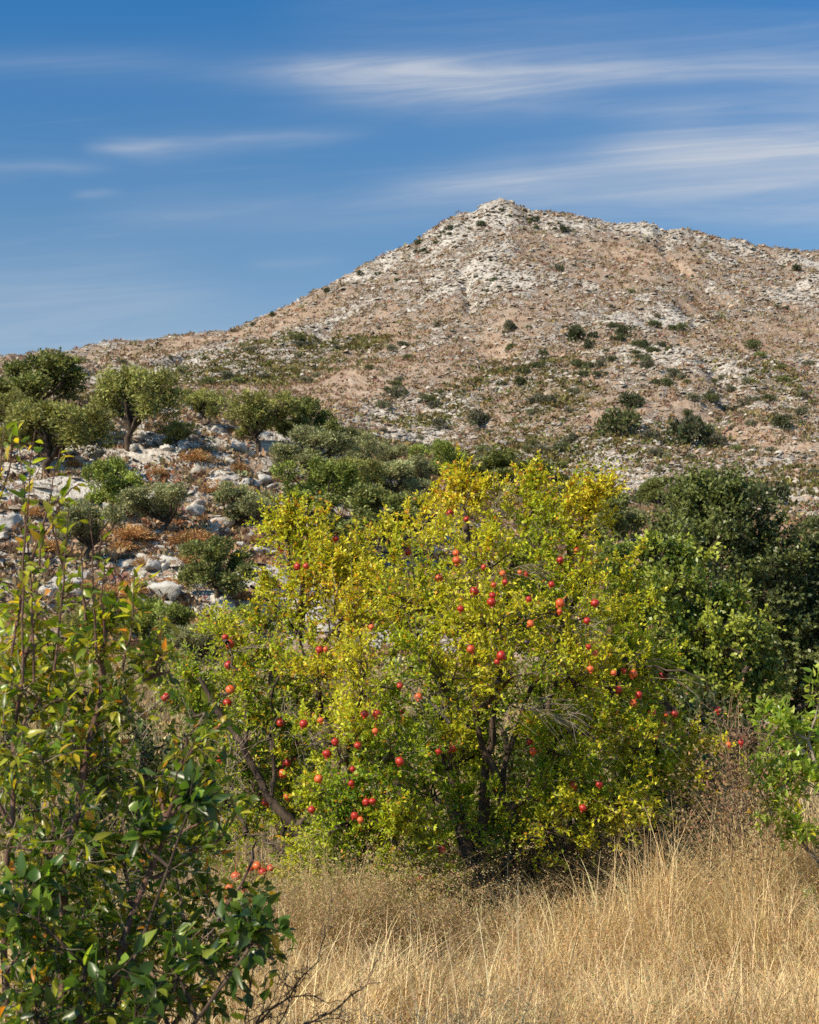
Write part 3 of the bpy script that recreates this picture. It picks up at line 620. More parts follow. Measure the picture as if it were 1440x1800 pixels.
for pts, dd, r in stems:
    n = len(pts); dep = D+dd*np.linspace(0, 2.2, n).clip(0, 1.6)
    P = resample([at(a, b, dep[i]) for i, (a, b) in enumerate(pts)], 22, .012); gr.P.append(P); gr.R.append(r*np.linspace(1, .22, 22)*(1+.12*rng.normal(size=22))); rp.append(P[4:])
rp = np.concatenate(rp)
T, bi = grow(blobs, 15, 12, .28, rp, gr, up=.45, secr=.011)
fr_list = [(495, 964), (523, 996), (538, 995), (590, 947), (717, 970), (802, 972), (803, 985), (772, 1016), (791, 902), (820, 912), (851, 997), (834, 1039), (866, 1046), (864, 1058), (884, 1008), (888, 1023), (868, 1028), (914, 1006), (925, 1009), (930, 1053), (933, 1096), (810, 1070), (985, 1060), (984, 1075), (985, 985), (1014, 967), (1023, 983), (970, 1027), (1046, 1060), (1032, 1091), (1035, 1137), (1046, 1148), (1038, 1176), (1079, 1183), (1097, 1179), (1113, 1184), (1087, 1212), (1123, 1221), (1113, 1236), (1146, 1252), (1171, 1255), (1186, 1254), (1166, 1272), (1152, 1295), (1262, 1248), (1164, 1188), (881, 1152), (874, 1163), (828, 1141), (562, 1142), (573, 1141), (653, 1102), (736, 1225), (703, 1205), (706, 1250), (641, 1255), (662, 1254), (660, 1285), (629, 1310), (589, 1304), (575, 1325), (564, 1266), (534, 1272), (560, 1369), (618, 1377), (655, 1408), (644, 1410), (620, 1352), (548, 1423), (634, 1441), (624, 1434), (703, 1338), (771, 1321), (796, 1315), (902, 1297), (931, 1304), (937, 1320), (1007, 1380), (1025, 1420), (1054, 1379), (776, 1492), (737, 1545), (722, 1547), (695, 1655), (620, 1580), (926, 1129)]
fp = add_fruits(fr_list, blobs, pom, D)
def pom_leaves(T, per, L=.034, yellow=None):
    p, d, i = twig_leaves(T, per, .1, 6); n = len(p)
    k = not_near(p, fp); p, d = p[k], d[k]; n = len(p)
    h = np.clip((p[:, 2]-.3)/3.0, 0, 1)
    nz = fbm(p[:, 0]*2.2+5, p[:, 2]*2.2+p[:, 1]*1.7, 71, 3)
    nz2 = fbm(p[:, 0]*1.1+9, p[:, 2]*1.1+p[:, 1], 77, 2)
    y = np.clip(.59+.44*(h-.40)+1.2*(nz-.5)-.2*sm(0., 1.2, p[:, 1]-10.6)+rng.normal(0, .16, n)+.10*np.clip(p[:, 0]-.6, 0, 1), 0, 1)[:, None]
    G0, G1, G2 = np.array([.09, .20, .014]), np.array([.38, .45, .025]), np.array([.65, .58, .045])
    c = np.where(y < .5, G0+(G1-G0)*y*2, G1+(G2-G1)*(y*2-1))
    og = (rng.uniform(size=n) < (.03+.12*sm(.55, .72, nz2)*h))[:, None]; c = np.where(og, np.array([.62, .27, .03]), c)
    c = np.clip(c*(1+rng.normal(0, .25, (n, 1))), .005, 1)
    dd = norm(d*.6+rng.normal(0, .7, (n, 3))+[0, 0, .1]); nn = norm(rng.normal(0, .8, (n, 3))+[-.25, -.2, .8])
    m = MB(); leaves(m, p, dd, nn, L*rng.uniform(.7, 1.35, n), L*.52*rng.uniform(.8, 1.2, n), c); return m
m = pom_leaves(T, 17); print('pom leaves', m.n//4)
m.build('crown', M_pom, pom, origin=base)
# upright sprays on top and sides
def sprays(lst, n_side=7, k=7):
    out = []
    for (a, b, c_, d_, dep) in lst:
        A = at(a, b, D+dep); E = at(c_, d_, D+dep+rng.normal()*.1)
        S = resample([A, (A+E)/2+rng.normal(0, .03, 3), E], k, .008); out.append(S)
        for _ in range(n_side):
            q = S[rng.integers(1, k-1)]; o = norm((E-A)*.6/np.linalg.norm(E-A)+rng.normal(0, .6, 3)); l = rng.uniform(.08, .2)
            out.append(q+np.linspace(0, 1, k)[:, None]*o*l)
    return np.stack(out)
sl = [(815, 870, 812, 806, -.1), (818, 868, 822, 818, -.1), (812, 872, 802, 824, -.1), (935, 870, 935, 812, -.1), (938, 872, 946, 826, -.1), (1020, 890, 1072, 840, -.1), (1015, 892, 1055, 850, -.1), (815, 890, 812, 812, 0), (800, 900, 795, 840, .1), (838, 900, 842, 850, -.1), (935, 900, 935, 818, 0), (950, 900, 968, 838, .1), (1010, 900, 1068, 846, 0), (985, 900, 1000, 850, .1), (920, 910, 908, 850, .2), (500, 960, 474, 925, 0), (540, 940, 528, 912, 0), (575, 940, 580, 900, .1), (490, 950, 490, 918, -.1),
      (1100, 1120, 1120, 1050, 0), (1095, 1100, 1105, 1070, .1), (640, 980, 632, 928, .2), (720, 930, 712, 885, .2), (735, 930, 745, 890, 0), (1150, 1230, 1190, 1290, 0), (1060, 930, 1075, 900, 0), (480, 1040, 462, 1000, 0), (470, 1100, 440, 1080, .1), (870, 880, 870, 850, 0), (770, 900, 765, 866, .1), (1180, 1330, 1215, 1310, .1)]
for c, R_ in [b for b in blobs if b[0][1] < 11.25]:
    hp = np.clip((c[2]-.8)/2.4, 0, 1)
    for _ in range(3):
        o = norm(rng.normal(size=3)*[1, .5, .5]+[0, 0, .9]); A = c+o*R_*.8; px_, py_ = proj(A[0], A[1], A[2]); E = A+norm(o+[0, 0, .5])*rng.uniform(.12, .30)*(.6+.4*hp)*(.55 if c[2] > 3.05 else 1); qx, qy = proj(E[0], E[1], E[2]); sl.append((px_, py_, qx, qy, A[1]-D))
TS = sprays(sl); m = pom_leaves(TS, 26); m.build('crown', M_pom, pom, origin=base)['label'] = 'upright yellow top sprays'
# wood
mbw = MB(); wood(gr, mbw, 9, 4, (.007, .003)); v, q = tubes(TS, np.linspace(.004, .0015, 7)[None]+0*TS[..., 0], 3); mbw.add(v, q)
mbw.build('trunk', M_bark, pom, origin=base)
m = MB(); sel = T[rng.uniform(size=len(T)) < .6]; v, q = tubes(sel, np.linspace(.0028, .001, 5)[None]+0*sel[..., 0], 3); m.add(v, q)
# bare pale twigs
def bare(lst, n, l, D_=D, spread=.5, droop=-.1, r=.0028):
    out = []
    for (a, b, c_, d_, dep) in lst:
        A = at(a, b, D_+dep); E = at(c_, d_, D_+dep); ax = norm(E-A)
        for _ in range(n):
            q = A+(E-A)*rng.uniform(0, 1)+rng.normal(0, .03, 3); o = norm(ax+rng.normal(0, spread, 3)); ll = l*rng.uniform(.4, 1.2); tt = np.linspace(0, 1, 6)[:, None]
            out.append(q+o*ll*tt+np.array([0, 0, 1.])*droop*ll*tt**2+rng.normal(0, .015, (6, 3))*ll)
    T_ = np.stack(out); return tubes(T_, np.linspace(r, r*.4, 6)[None]+0*T_[..., 0], 3)
for args in [([(850, 940, 880, 870, -.2), (740, 940, 755, 900, 0), (870, 900, 900, 880, 0)], 26, .25), ([(880, 1010, 940, 1000, -.8), (880, 1000, 830, 1010, -.7)], 22, .22, D, .6, -.4),
             ([(900, 1250, 960, 1240, -1.1), (960, 1250, 1000, 1260, -1.0)], 26, .25, D, .5, -.25), ([(490, 1240, 530, 1260, -.3), (520, 1300, 560, 1290, -.5)], 30, .25, D, .8, -.3), ([(1080, 1180, 1200, 1190, -.3), (1090, 1175, 1140, 1150, -.3)], 12, .32, D, .35, -.25), ([(960, 1100, 1060, 1110, -.7)], 24, .25, D, .6),
             ([(700, 1198, 780, 1265, -1.6)], 12, .14, D, .5), ([(1100, 1390, 1210, 1350, 0)], 24, .25, D, .4, .1), ([(900, 1600, 880, 1450, 0)], 30, .3, D, .9), ([(1050, 1000, 1060, 950, 0)], 12, .2), ([(700, 1350, 600, 1300, .2), (640, 1480, 560, 1440, .2)], 24, .3, D, .9)]:
    v, q = bare(*args); m.add(v, q, c=(1, 1, 1))
v, q = tubes(resample([at(700, 1195, 9.75), at(745, 1225, 9.75), at(790, 1270, 9.85)], 12, .006)[None], np.linspace(.004, .010, 12)[None], 6); m.add(v, q)
m.build('twigs', M_greybark, pom, origin=base)

# --- second, leaning pomegranate on the left
D2 = 11.6
pb2 = [(400, 1150, 0, 50, 45), (350, 1200, 0, 45, 55), (430, 1210, -.2, 60, 60), (480, 1160, .2, 50, 50), (340, 1260, 0, 45, 50), (400, 1290, -.1, 60, 50), (470, 1280, -.3, 55, 55), (520, 1330, -.2, 60, 60), (530, 1230, .3, 60, 60), (380, 1120, .3, 50, 35), (460, 1350, .4, 50, 40), (510, 1420, .2, 55, 50), (560, 1470, -.2, 50, 45), (470, 1540, -.2, 55, 45), (440, 1440, .2, 40, 40), (540, 1550, -.4, 50, 40), (430, 1600, -.2, 50, 40), (390, 1500, .2, 40, 40), (400, 1370, .3, 45, 40)]
bl2 = [B(x, y, D2+d, rx, ry, max(.25, rx*D2/F*.85)) for x, y, d, rx, ry in pb2]
base2 = at(590, 1600, D2); base2[2] = float(ground(base2[0], base2[1])); pom2 = empty('pomegranate_tree', 'smaller pomegranate tree leaning left on a bare slanting trunk behind the foreground twigs', 'tree', tuple(base2))
gr2 = Grow(); rp = []
for pts, r in [([(600, 1625), (560, 1500), (520, 1455), (480, 1410), (450, 1350), (425, 1310), (380, 1250), (350, 1190)], .048), ([(500, 1625), (502, 1540), (500, 1470), (495, 1440)], .035), ([(430, 1320), (435, 1250), (420, 1190), (400, 1130)], .02), ([(478, 1400), (482, 1320), (480, 1240), (500, 1150)], .02), ([(520, 1455), (590, 1360), (600, 1270)], .025), ([(502, 1500), (450, 1470), (400, 1480)], .014), ([(590, 1600), (560, 1560), (480, 1580), (430, 1600)], .016)]:
    P = resample([at(a, b, D2-.4) for a, b in pts], 16, .012); gr2.P.append(P); gr2.R.append(r*np.linspace(1, .35, 16)*(1+.1*rng.normal(size=16))); rp.append(P[3:])
T2, _ = grow(bl2, 19, 17, .22, np.concatenate(rp), gr2, up=.35, secr=.009)
f1 = fp
fp = add_fruits([(402, 1169), (405, 1212), (400, 1235), (396, 1120), (404, 1132), (386, 1335), (493, 1270), (505, 1340), (497, 1360), (505, 1400), (468, 1410), (440, 1528), (452, 1522), (462, 1533), (476, 1526), (388, 1592), (404, 1560), (415, 1540), (410, 1600), (398, 1578), (291, 1225), (358, 1382), (430, 1560)], bl2, pom2, D2-.1, .034)
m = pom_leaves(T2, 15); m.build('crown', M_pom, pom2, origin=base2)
mbw = MB(); wood(gr2, mbw, 9, 4, (.006, .003)); mbw.build('trunk', M_bark, pom2, origin=base2)
m = MB(); v, q = tubes(T2, np.linspace(.0028, .001, 5)[None]+0*T2[..., 0], 3); m.add(v, q)
for args in [([(400, 1370, 420, 1310, -.3), (440, 1400, 400, 1380, 0)], 26, .3, D2-.3, .8), ([(500, 1480, 400, 1490, -.3)], 26, .25, D2-.3, .8), ([(400, 1150, 440, 1140, 0)], 10, .4, D2-.5, .5, -.3)]:
    v, q = bare(*args); m.add(v, q)
m.build('twigs', M_greybark, pom2, origin=base2)

# --- oaks on the right
def oak(name, label, basep, bl, cols, L, nsec, ntw, twl, per, trunkr, stems_, mat, sd, slim=.6):
    base = at(*basep); base[2] = float(ground(base[0], base[1])); e = empty(name, label, 'tree', tuple(base)); g = Grow(); rp = []
    for pts, r in stems_:
        P = resample([base-[0, 0, .2] if i == 0 and p is None else at(*p) for i, p in enumerate(pts)], 14, .03); g.P.append(P); g.R.append(r*np.linspace(1, .3, 14)); rp.append(P[3:])
    T, bi = grow(bl, nsec, ntw, twl, np.concatenate(rp), g, up=.4, secr=.03)
    p, d, i = twig_leaves(T, per); n = len(p)
    nz = fbm(p[:, 0]*1.3+sd, p[:, 2]*1.3+p[:, 1], 90+sd, 3)[:, None]; y = np.clip(.5+2.2*(nz-.5)+rng.normal(0, .25, (n, 1)), 0, 1)
    c = np.asarray(cols[0])*(1-y)+np.asarray(cols[1])*y; m = MB()
    leaves(m, p, norm(d*.4+rng.normal(0, .7, (n, 3))), norm(rng.normal(0, .8, (n, 3))+[-.2, -.1, .6]), L*rng.uniform(.6, 1.3, n), L*slim*rng.uniform(.8, 1.3, n), np.clip(c, .004, 1))
    m.build('crown', mat, e, origin=base); mw = MB(); wood(g, mw, 8, 4, (.02, .006)); v, q = tubes(T, np.linspace(.006, .002, 5)[None]+0*T[..., 0], 3); mw.add(v, q); mw.build('trunk', M_bark, e, origin=base)
    print(name, n)
    return e
DO = 27.
ob = [(1235, 868, 0, 45, 32), (1300, 875, 0, 50, 35), (1180, 1010, 0, 60, 50), (1230, 890, 0, 55, 45), (1190, 920, .3, 45, 50), (1290, 900, 0, 60, 50), (1340, 950, .1, 60, 55), (1250, 960, -.4, 75, 60), (1380, 1010, 0, 55, 55), (1200, 985, .2, 55, 50), (1320, 1030, -.3, 70, 60), (1410, 1080, 0, 60, 60), (1370, 1120, -.2, 70, 60), (1430, 1160, 0, 60, 70), (1380, 1210, 0, 70, 60), (1300, 1180, .5, 90, 80), (1440, 1000, .5, 60, 60), (1480, 1080, 0, 70, 90), (1240, 1240, .8, 90, 70), (1420, 1280, .2, 80, 60), (1300, 1290, .4, 90, 60), (1200, 1100, 1., 90, 90), (1500, 1200, 0, 80, 90), (1180, 1330, .5, 80, 50), (1380, 1350, .5, 80, 50)]
oak('dark_oak_tree', 'tall dark green evergreen oak at the right behind the brighter tree', (1330, 1370, DO), [B(x, y, DO+d*2, rx*1.18, ry*1.15, .8) for x, y, d, rx, ry in ob], ((.045, .065, .020), (.20, .225, .058)), .085, 4.6, 15, .42, 14, .2,
    [([None, (1325, 1250, DO), (1310, 1120, DO), (1290, 1000, DO)], .22), ([None, (1280, 1180, DO), (1275, 1060, DO-.8), (1230, 960, DO)], .15), ([None, (1380, 1220, DO), (1410, 1120, DO)], .15)], M_dark, 1)
DM = 22.
mbl = [(1090, 985, 0, 45, 35), (1150, 975, 0, 45, 30), (1195, 990, 0, 45, 28), (1225, 985, 0, 30, 25), (1110, 1040, -.2, 60, 45), (1180, 1045, -.3, 60, 45), (1080, 1090, 0, 60, 50), (1240, 1070, -.2, 45, 35), (1200, 1120, -.4, 70, 50), (1290, 1080, -.2, 45, 35), (1325, 1090, 0, 35, 30), (1270, 1130, -.4, 65, 45), (1330, 1140, -.1, 40, 40), (1240, 1190, -.3, 70, 45), (1170, 1180, -.2, 70, 50), (1100, 1170, .1, 70, 60), (1280, 1210, 0, 50, 40), (1220, 1260, .2, 60, 40), (1150, 1260, .3, 70, 50), (1240, 1320, .5, 80, 40), (1120, 1330, .4, 80, 50), (1310, 1260, -.1, 50, 45), (1350, 1210, 0, 45, 40), (1320, 1330, .1, 60, 45)]
oak('bright_oak_tree', 'brighter mid-green bushy tree between the pomegranate and the dark oak', (1180, 1390, DM), [B(x, y, DM+d*2, rx*1.1, ry*1.1, .6) for x, y, d, rx, ry in mbl], ((.08, .125, .018), (.42, .45, .06)), .085, 5.0, 15, .32, 12, .12,
    [([None, (1180, 1280, DM), (1150, 1160, DM), (1120, 1060, DM)], .13), ([None, (1220, 1260, DM), (1240, 1150, DM), (1200, 1040, DM)], .12), ([None, (1250, 1260, DM), (1290, 1180, DM)], .1)], M_dark, 2)
# shade bushes low behind the pomegranate
hb = [(x, y+rng.uniform(-15, 15), rng.uniform(-.5, .5), 90, 62) for y in (1275, 1350, 1430) for x in range(-60, 1330, 105)]
oak('hedge_thicket', 'low green thicket along the meadow behind the pomegranate trunks', (620, 1430, 16.), [B(x, y, 16+d*2, rx, ry, .6) for x, y, d, rx, ry in hb], ((.05, .075, .018), (.19, .21, .05)), (.07), 2.6, 11, .33, 9, .1,
    [([None, (450, 1430, 16.), (300, 1420, 16.), (60, 1430, 16.)], .05), ([None, (760, 1420, 16.), (1000, 1420, 16.), (1250, 1410, 16.)], .05)], M_dark, 3)

sb = [(x, 1170+rng.uniform(-25, 30), rng.uniform(-1, 1), 48, 38) for x in range(-40, 620, 52)]
oak('scrub_thicket', 'dusty yellow-green scrub band at the foot of the terraces left of the pomegranate', (280, 1300, 38.), [B(x, y, 38+d*2, rx, ry, .9) for x, y, d, rx, ry in sb], ((.10, .13, .04), (.36, .35, .10)), .11, 1.1, 10, .5, 8, .1,
    [([None, (150, 1220, 38.), (0, 1190, 38.)], .07), ([None, (400, 1220, 38.), (560, 1190, 38.)], .07)], M_olive, 5)
wb = [(x, y, rng.uniform(-.2, .4), 60, 42) for x, y in ((930, 1500), (1000, 1450), (1010, 1530), (1080, 1480), (1090, 1420), (1150, 1450), (1160, 1510), (1220, 1430), (1250, 1480), (1240, 1390), (1310, 1470), (1180, 1400), (1380, 1480))]
oak('dry_thicket', 'brown half-dead shrubby weeds in the shade under the right side of the pomegranate', (1120, 1600, 12.2), [B(x, y, 12.2+d, rx, ry, .35) for x, y, d, rx, ry in wb], ((.15, .10, .045), (.40, .30, .12)), .034, 13, 14, .22, 12, .02,
    [([None, (1050, 1520, 12.2), (980, 1480, 12.2)], .014), ([None, (1180, 1500, 12.2), (1240, 1440, 12.2)], .014), ([None, (1120, 1500, 12.2), (1130, 1430, 12.2)], .014)], M_scrub, 7, .35)
yb = [(1210, 1350, 0, 50, 40), (1250, 1390, 0, 45, 35), (1170, 1380, 0, 40, 30), (1240, 1330, .2, 40, 30)]
oak('yellow_shrub', 'small pale yellow-green shrub between the pomegranate and the dead grey twigs', (1220, 1600, 12.6), [B(x, y, 12.6+d, rx, ry, .25) for x, y, d, rx, ry in yb], ((.22, .26, .04), (.50, .50, .09)), .04, 13, 12, .2, 9, .02,
    [([None, (1220, 1450, 12.6), (1220, 1370, 12.6)], .014)], M_dark, 9)
# ------------------------------------------------------------------ foreground plants
def near_leaves(T, per, L, W, cfun, detail=1, t0=.15, droop=.3, upn=.6):
    p, d, i = twig_leaves(T, per, t0); n = len(p); m = MB()
    dd = norm(d*.7+rng.normal(0, .6, (n, 3))+[0, 0, -.15]); nn = norm(rng.normal(0, .55, (n, 3))+[-.1, -.1, upn])
    leaves(m, p+dd*L*.12, dd, nn, L*rng.uniform(.55, 1.25, n), W*rng.uniform(.7, 1.2, n), cfun(n, p), detail, droop); return m
DF = 4.6
fb = [(70, 1230, 0, 90, 110), (180, 1160, 0, 70, 90), (230, 1250, .1, 80, 90), (60, 1080, .1, 60, 70), (20, 1330, -.2, 90, 110), (140, 1360, 0, 110, 100), (260, 1360, .1, 80, 80), (330, 1280, .1, 45, 50), (350, 1400, .1, 50, 60), (80, 1500, -.2, 120, 110), (220, 1500, 0, 110, 90), (330, 1520, .1, 70, 60),
      (40, 1650, -.3, 120, 110), (180, 1650, -.1, 110, 100), (300, 1630, 0, 90, 70), (380, 1640, .1, 50, 50), (440, 1665, .1, 32, 40), (60, 1790, -.3, 140, 100), (220, 1770, -.1, 120, 80), (350, 1740, 0, 80, 50), (215, 1080, 0, 35, 50), (300, 1180, .1, 30, 45), (390, 1590, .1, 40, 40), (-60, 1300, 0, 60, 200), (100, 1120, .3, 90, 70), (30, 1180, .3, 70, 80), (150, 1240, .2, 90, 80), (-80, 1700, 0, 100, 200), (110, 1450, .6, 120, 200), (150, 1700, .6, 160, 160), (60, 1620, .9, 160, 130), (220, 1620, .9, 140, 130), (120, 1800, .2, 200, 90), (300, 1480, .7, 100, 110)]
fbl = [B(x, y, DF+d, rx, ry, max(.12, rx*DF/F*.8)) for x, y, d, rx, ry in fb]
basef = at(60, 2300, DF+.1); basef[2] = 0.; fg = empty('almond_tree', 'leafy foreground tree with tall red-brown twigs and some yellow leaves at the left', 'tree', tuple(basef)); gf = Grow(); rp = []
for pts, r in [([(60, 2600), (80, 2100), (100, 1800), (120, 1500), (170, 1250), (190, 1060)], .022), ([(60, 2600), (140, 2000), (210, 1700), (290, 1450), (330, 1300)], .018), ([(60, 2600), (20, 2000), (10, 1700), (20, 1400), (45, 1150)], .018), ([(60, 2600), (200, 2000), (330, 1780), (430, 1660)], .016), ([(60, 2600), (150, 2100), (250, 1850), (420, 1560), (450, 1480)], .010)]:
    P = resample([at(a, b, DF+rng.normal()*.05) for a, b in pts], 18, .006); gf.P.append(P); gf.R.append(r*np.linspace(1, .3, 18)); rp.append(P[4:])
Tf, _ = grow(fbl, 34, 10, .12, np.concatenate(rp), gf, up=.25, secr=.0035)
def fcol(n, p):
    pr = proj(p[:, 0], p[:, 1], p[:, 2]); up = sm(1500, 1000, pr[1])
    G = vari((.085, .135, .018), n, .4, .08)*(1-up[:, None]*.0)+up[:, None]*np.array([.07, .075, .0]); r_ = rng.uniform(size=n)
    G = np.where((r_ < .34+.25*up)[:, None], vari((.34, .34, .035), n, .25, .06), G); G = np.where((r_ < .08+.08*up)[:, None], vari((.52, .36, .03), n, .2, .08), G); G = np.where((r_ < .025+.02*up)[:, None], vari((.50, .21, .03), n, .2, .1), G)
    return np.clip(G, .005, 1)
m = near_leaves(Tf, 4, .052, .021, fcol); print('fg leaves', m.n//10)
# long shoots
shoots = []; lfs = []
for (a, b, c_, d_, nl) in [(40, 1200, 62, 757, 14), (60, 1200, 30, 745, 26), (-5, 1100, 8, 750, 24), (50, 1000, 106, 790, 5), (70, 900, 140, 850, 12), (95, 1180, 122, 880, 24), (110, 1010, 92, 900, 10), (170, 1150, 158, 905, 2), (172, 1000, 180, 915, 2), (185, 1130, 187, 980, 10), (215, 1180, 236, 1010, 26), (150, 1090, 145, 985, 2), (30, 1100, 45, 860, 22), (240, 1200, 300, 1140, 20), (300, 1400, 345, 1290, 16), (-10, 900, 20, 770, 10), (20, 1150, 75, 940, 20), (330, 1330, 395, 1270, 16), (70, 1000, 105, 905, 6), (380, 1480, 420, 1430, 14), (250, 1500, 440, 1395, 20)]:
    A = at(a, b, DF-.1); E = at(c_, d_, DF-.15+rng.normal()*.06); S = resample([A, (A+E)/2+rng.normal(0, .012, 3), E], 9, .003); shoots.append(S); lfs.append((S, nl))
for S, nl in lfs:
    mm = near_leaves(S[None], nl+2, .046, .021, fcol, t0=.1)
    for a_ in mm.v: pass
    m.v += mm.v; m.c += mm.c; m.q += [x+m.n for x in mm.q]; m.t += [x+m.n for x in mm.t]; m.n += mm.n
m.build('crown', M_near, fg, origin=basef)
mw = MB(); wood(gf, mw, 7, 5, (.0038, .0016)); S = np.stack(shoots); v, q = tubes(S, np.linspace(.0045, .0015, 9)[None]+0*S[..., 0], 6); mw.add(v, q); mw.build('trunk', M_twig, fg, origin=basef)
mw = MB(); v, q = tubes(Tf, np.linspace(.0016, .0008, 5)[None]+0*Tf[..., 0], 3); mw.add(v, q)
for args in [([(150, 1750, 300, 1600, -.1), (100, 1600, 330, 1500, -.1), (280, 1720, 400, 1640, -.1)], 34, .14, DF, .7, 0, .0016), ([(0, 1730, 100, 1780, -.3), (200, 1420, 260, 1240, 0), (120, 1560, 200, 1450, -.1)], 20, .15, DF, .6, 0, .0016)]:
    v, q = bare(*args); mw.add(v, q)
mw.build('twigs', M_greybark, fg, origin=basef)
# lower citrus-like suckers with broad leaves
bc = at(100, 2300, 4.2); bc[2] = 0; cs = empty('citrus_shrub', 'dark glossy broad-leaved shrub in the bottom left corner under the twiggy tree', 'shrub', tuple(bc)); gc = Grow()
cb = [(60, 1640, 0, 90, 60), (150, 1740, 0, 120, 70), (300, 1700, .1, 60, 40), (430, 1660, .1, 35, 40), (30, 1780, 0, 120, 70), (230, 1790, 0, 90, 50), (455, 1640, .1, 22, 25), (320, 1420, .2, 30, 20), (240, 1480, .2, 30, 22), (40, 1580, 0, 60, 50), (400, 1720, .1, 40, 30)]
P = resample([bc, at(120, 2000, 4.2), at(150, 1700, 4.25)], 10); gc.P.append(P); gc.R.append(np.linspace(.02, .008, 10)); P2 = resample([P[4], at(300, 1850, 4.3), at(430, 1680, 4.3)], 10); gc.P.append(P2); gc.R.append(np.linspace(.01, .004, 10))
P3 = resample([P[5], at(250, 1650, 4.4), at(330, 1430, 4.4)], 10); gc.P.append(P3); gc.R.append(np.linspace(.008, .003, 10))
Tc, _ = grow([B(x, y, 4.25+d, rx, ry, .13) for x, y, d, rx, ry in cb], 14, 4, .10, np.concatenate([P[4:], P2[3:], P3[3:]]), gc, up=.5, secr=.003)
def ccol(n, p):
    G = vari((.055, .10, .018), n, .25, .06); r_ = rng.uniform(size=n); return np.clip(np.where((r_ < .14)[:, None], vari((.24, .33, .05), n, .15, .05), G), .005, 1)
m = near_leaves(Tc, 4, .068, .033, ccol, droop=.2); m.build('leaves', M_near, cs, origin=bc); mw = MB(); wood(gc, mw, 6, 4, (.003, .0015)); v, q = tubes(Tc, np.linspace(.0022, .001, 5)[None]+0*Tc[..., 0], 4); mw.add(v, q); mw.build('stem', M_bark, cs, origin=bc)
# dead spiky branch at the bottom
bd = at(400, 2250, 4.5); bd[2] = 0; db = MB(); dt = []
def br(A, E, r, dep, lv):
    A = np.asarray(A); S = resample([A, (A+E)/2+rng.normal(0, .012, 3), E], 8, .004); v, q = tubes(S[None], np.linspace(r, r*.4, 8)[None], 5); db.add(v, q)
    if lv:
        for _ in range(6):
            k = rng.integers(2, 8); o = norm(norm(E-A)+rng.normal(0, .55, 3)); l = np.linalg.norm(E-A)*rng.uniform(.2, .45); br(S[k], S[k]+o*l, r*.5, dep, lv-1)
for a, b, c_, d_, r in [(330, 1900, 560, 1690, .005), (300, 1880, 585, 1778, .006), (420, 1950, 445, 1705, .005), (440, 1900, 520, 1745, .004), (350, 1850, 480, 1770, .004), (400, 2250, 330, 1850, .012), (400, 2250, 430, 1900, .010)]:
    br(at(a, b, 4.5), at(c_, d_, 4.45), r, 0, 2 if r < .01 else 0)
tag(db.build('dead_branches', M_bark, origin=bd), 'bare dark spiky dead branches sticking out over the grass at the bottom left', 'dead bush').location = bd
# right-hand shrub with large pale leaves
DR = 9.6; bre = at(1490, 1720, DR); bre[2] = 0; rs = empty('fig_shrub', 'shrub with large pale green leaves at the right edge in the sun', 'shrub', tuple(bre)); g = Grow()
rb = [(1345, 1270, 0, 28, 30), (1400, 1300, 0, 50, 50), (1440, 1230, 0, 45, 40), (1380, 1370, 0, 50, 50), (1440, 1390, 0, 55, 60), (1350, 1420, 0, 32, 28), (1410, 1460, 0, 40, 28), (1480, 1320, .1, 60, 110), (1345, 1330, .1, 25, 35), (1420, 1500, 0, 45, 30), (1465, 1560, 0, 40, 40), (1330, 1375, 0, 20, 14)]
P = resample([bre, at(1480, 1500, DR), at(1420, 1300, DR)], 10); g.P.append(P); g.R.append(np.linspace(.03, .01, 10)); P2 = resample([P[3], at(1400, 1470, DR), at(1350, 1420, DR)], 8); g.P.append(P2); g.R.append(np.linspace(.012, .005, 8))
Tr, _ = grow([B(x, y, DR+d, rx, ry, max(.14, rx*DR/F)) for x, y, d, rx, ry in rb], 21, 7, .14, np.concatenate([P[3:], P2[2:]]), g, up=.6, secr=.005)
def rcol(n, p):
    G = vari((.28, .35, .06), n, .25, .06); r_ = rng.uniform(size=n); G = np.where((r_ < .25)[:, None], vari((.46, .52, .11), n, .15, .05), G); return np.clip(np.where((r_ < .05)[:, None], vari((.58, .46, .04), n, .15), G), .005, 1)
m = near_leaves(Tr, 5, .080, .036, rcol, droop=.15); m.build('leaves', M_near, rs, origin=bre); mw = MB(); wood(g, mw, 6, 4, (.005, .002)); mw.build('stem', M_greybark, rs, origin=bre)
# tangle of dead grey twigs with dry leaves
bt = at(1290, 1520, 9.4); bt[2] = 0; e = empty('dead_bush', 'tangled dead grey bush with a few shrivelled red fruits beside the pale-leaved shrub', 'dead bush', tuple(bt)); m = MB()
for args in [([(1290, 1400, 1280, 1300, 0), (1300, 1400, 1320, 1300, 0)], 32, .22, 9.4, .8, 0, .003), ([(1275, 1285, 1330, 1300, 0)], 40, .16, 9.3, .8, 0, .004), ([(1270, 1320, 1290, 1240, 0)], 10, .2, 9.4, .25, 0, .003), ([(1290, 1500, 1290, 1400, 0)], 22, .3, 9.4, .7, 0, .005)]:
    v, q = bare(*args); m.add(v, q, c=(.85, .66, .52))
m.build('twigs', M_greybark, e, origin=bt)
n = 2400; c0 = at(1295, 1400, 9.5); p = c0+rng.normal(size=(n, 3))*[.20, .2, .26]; m = MB(); leaves(m, p, rng.normal(size=(n, 3)), rng.normal(size=(n, 3)), .028, .014, vari((.26, .17, .09), n, .3)); m.build('leaves', M_scrub, e, origin=bt)
for px, py in ((1303, 1305), (1281, 1309)):
    o = newobj('pomegranate', FM[1], e, tuple(at(px, py, 9.2)-bt), 0, (.019, .019, .021))

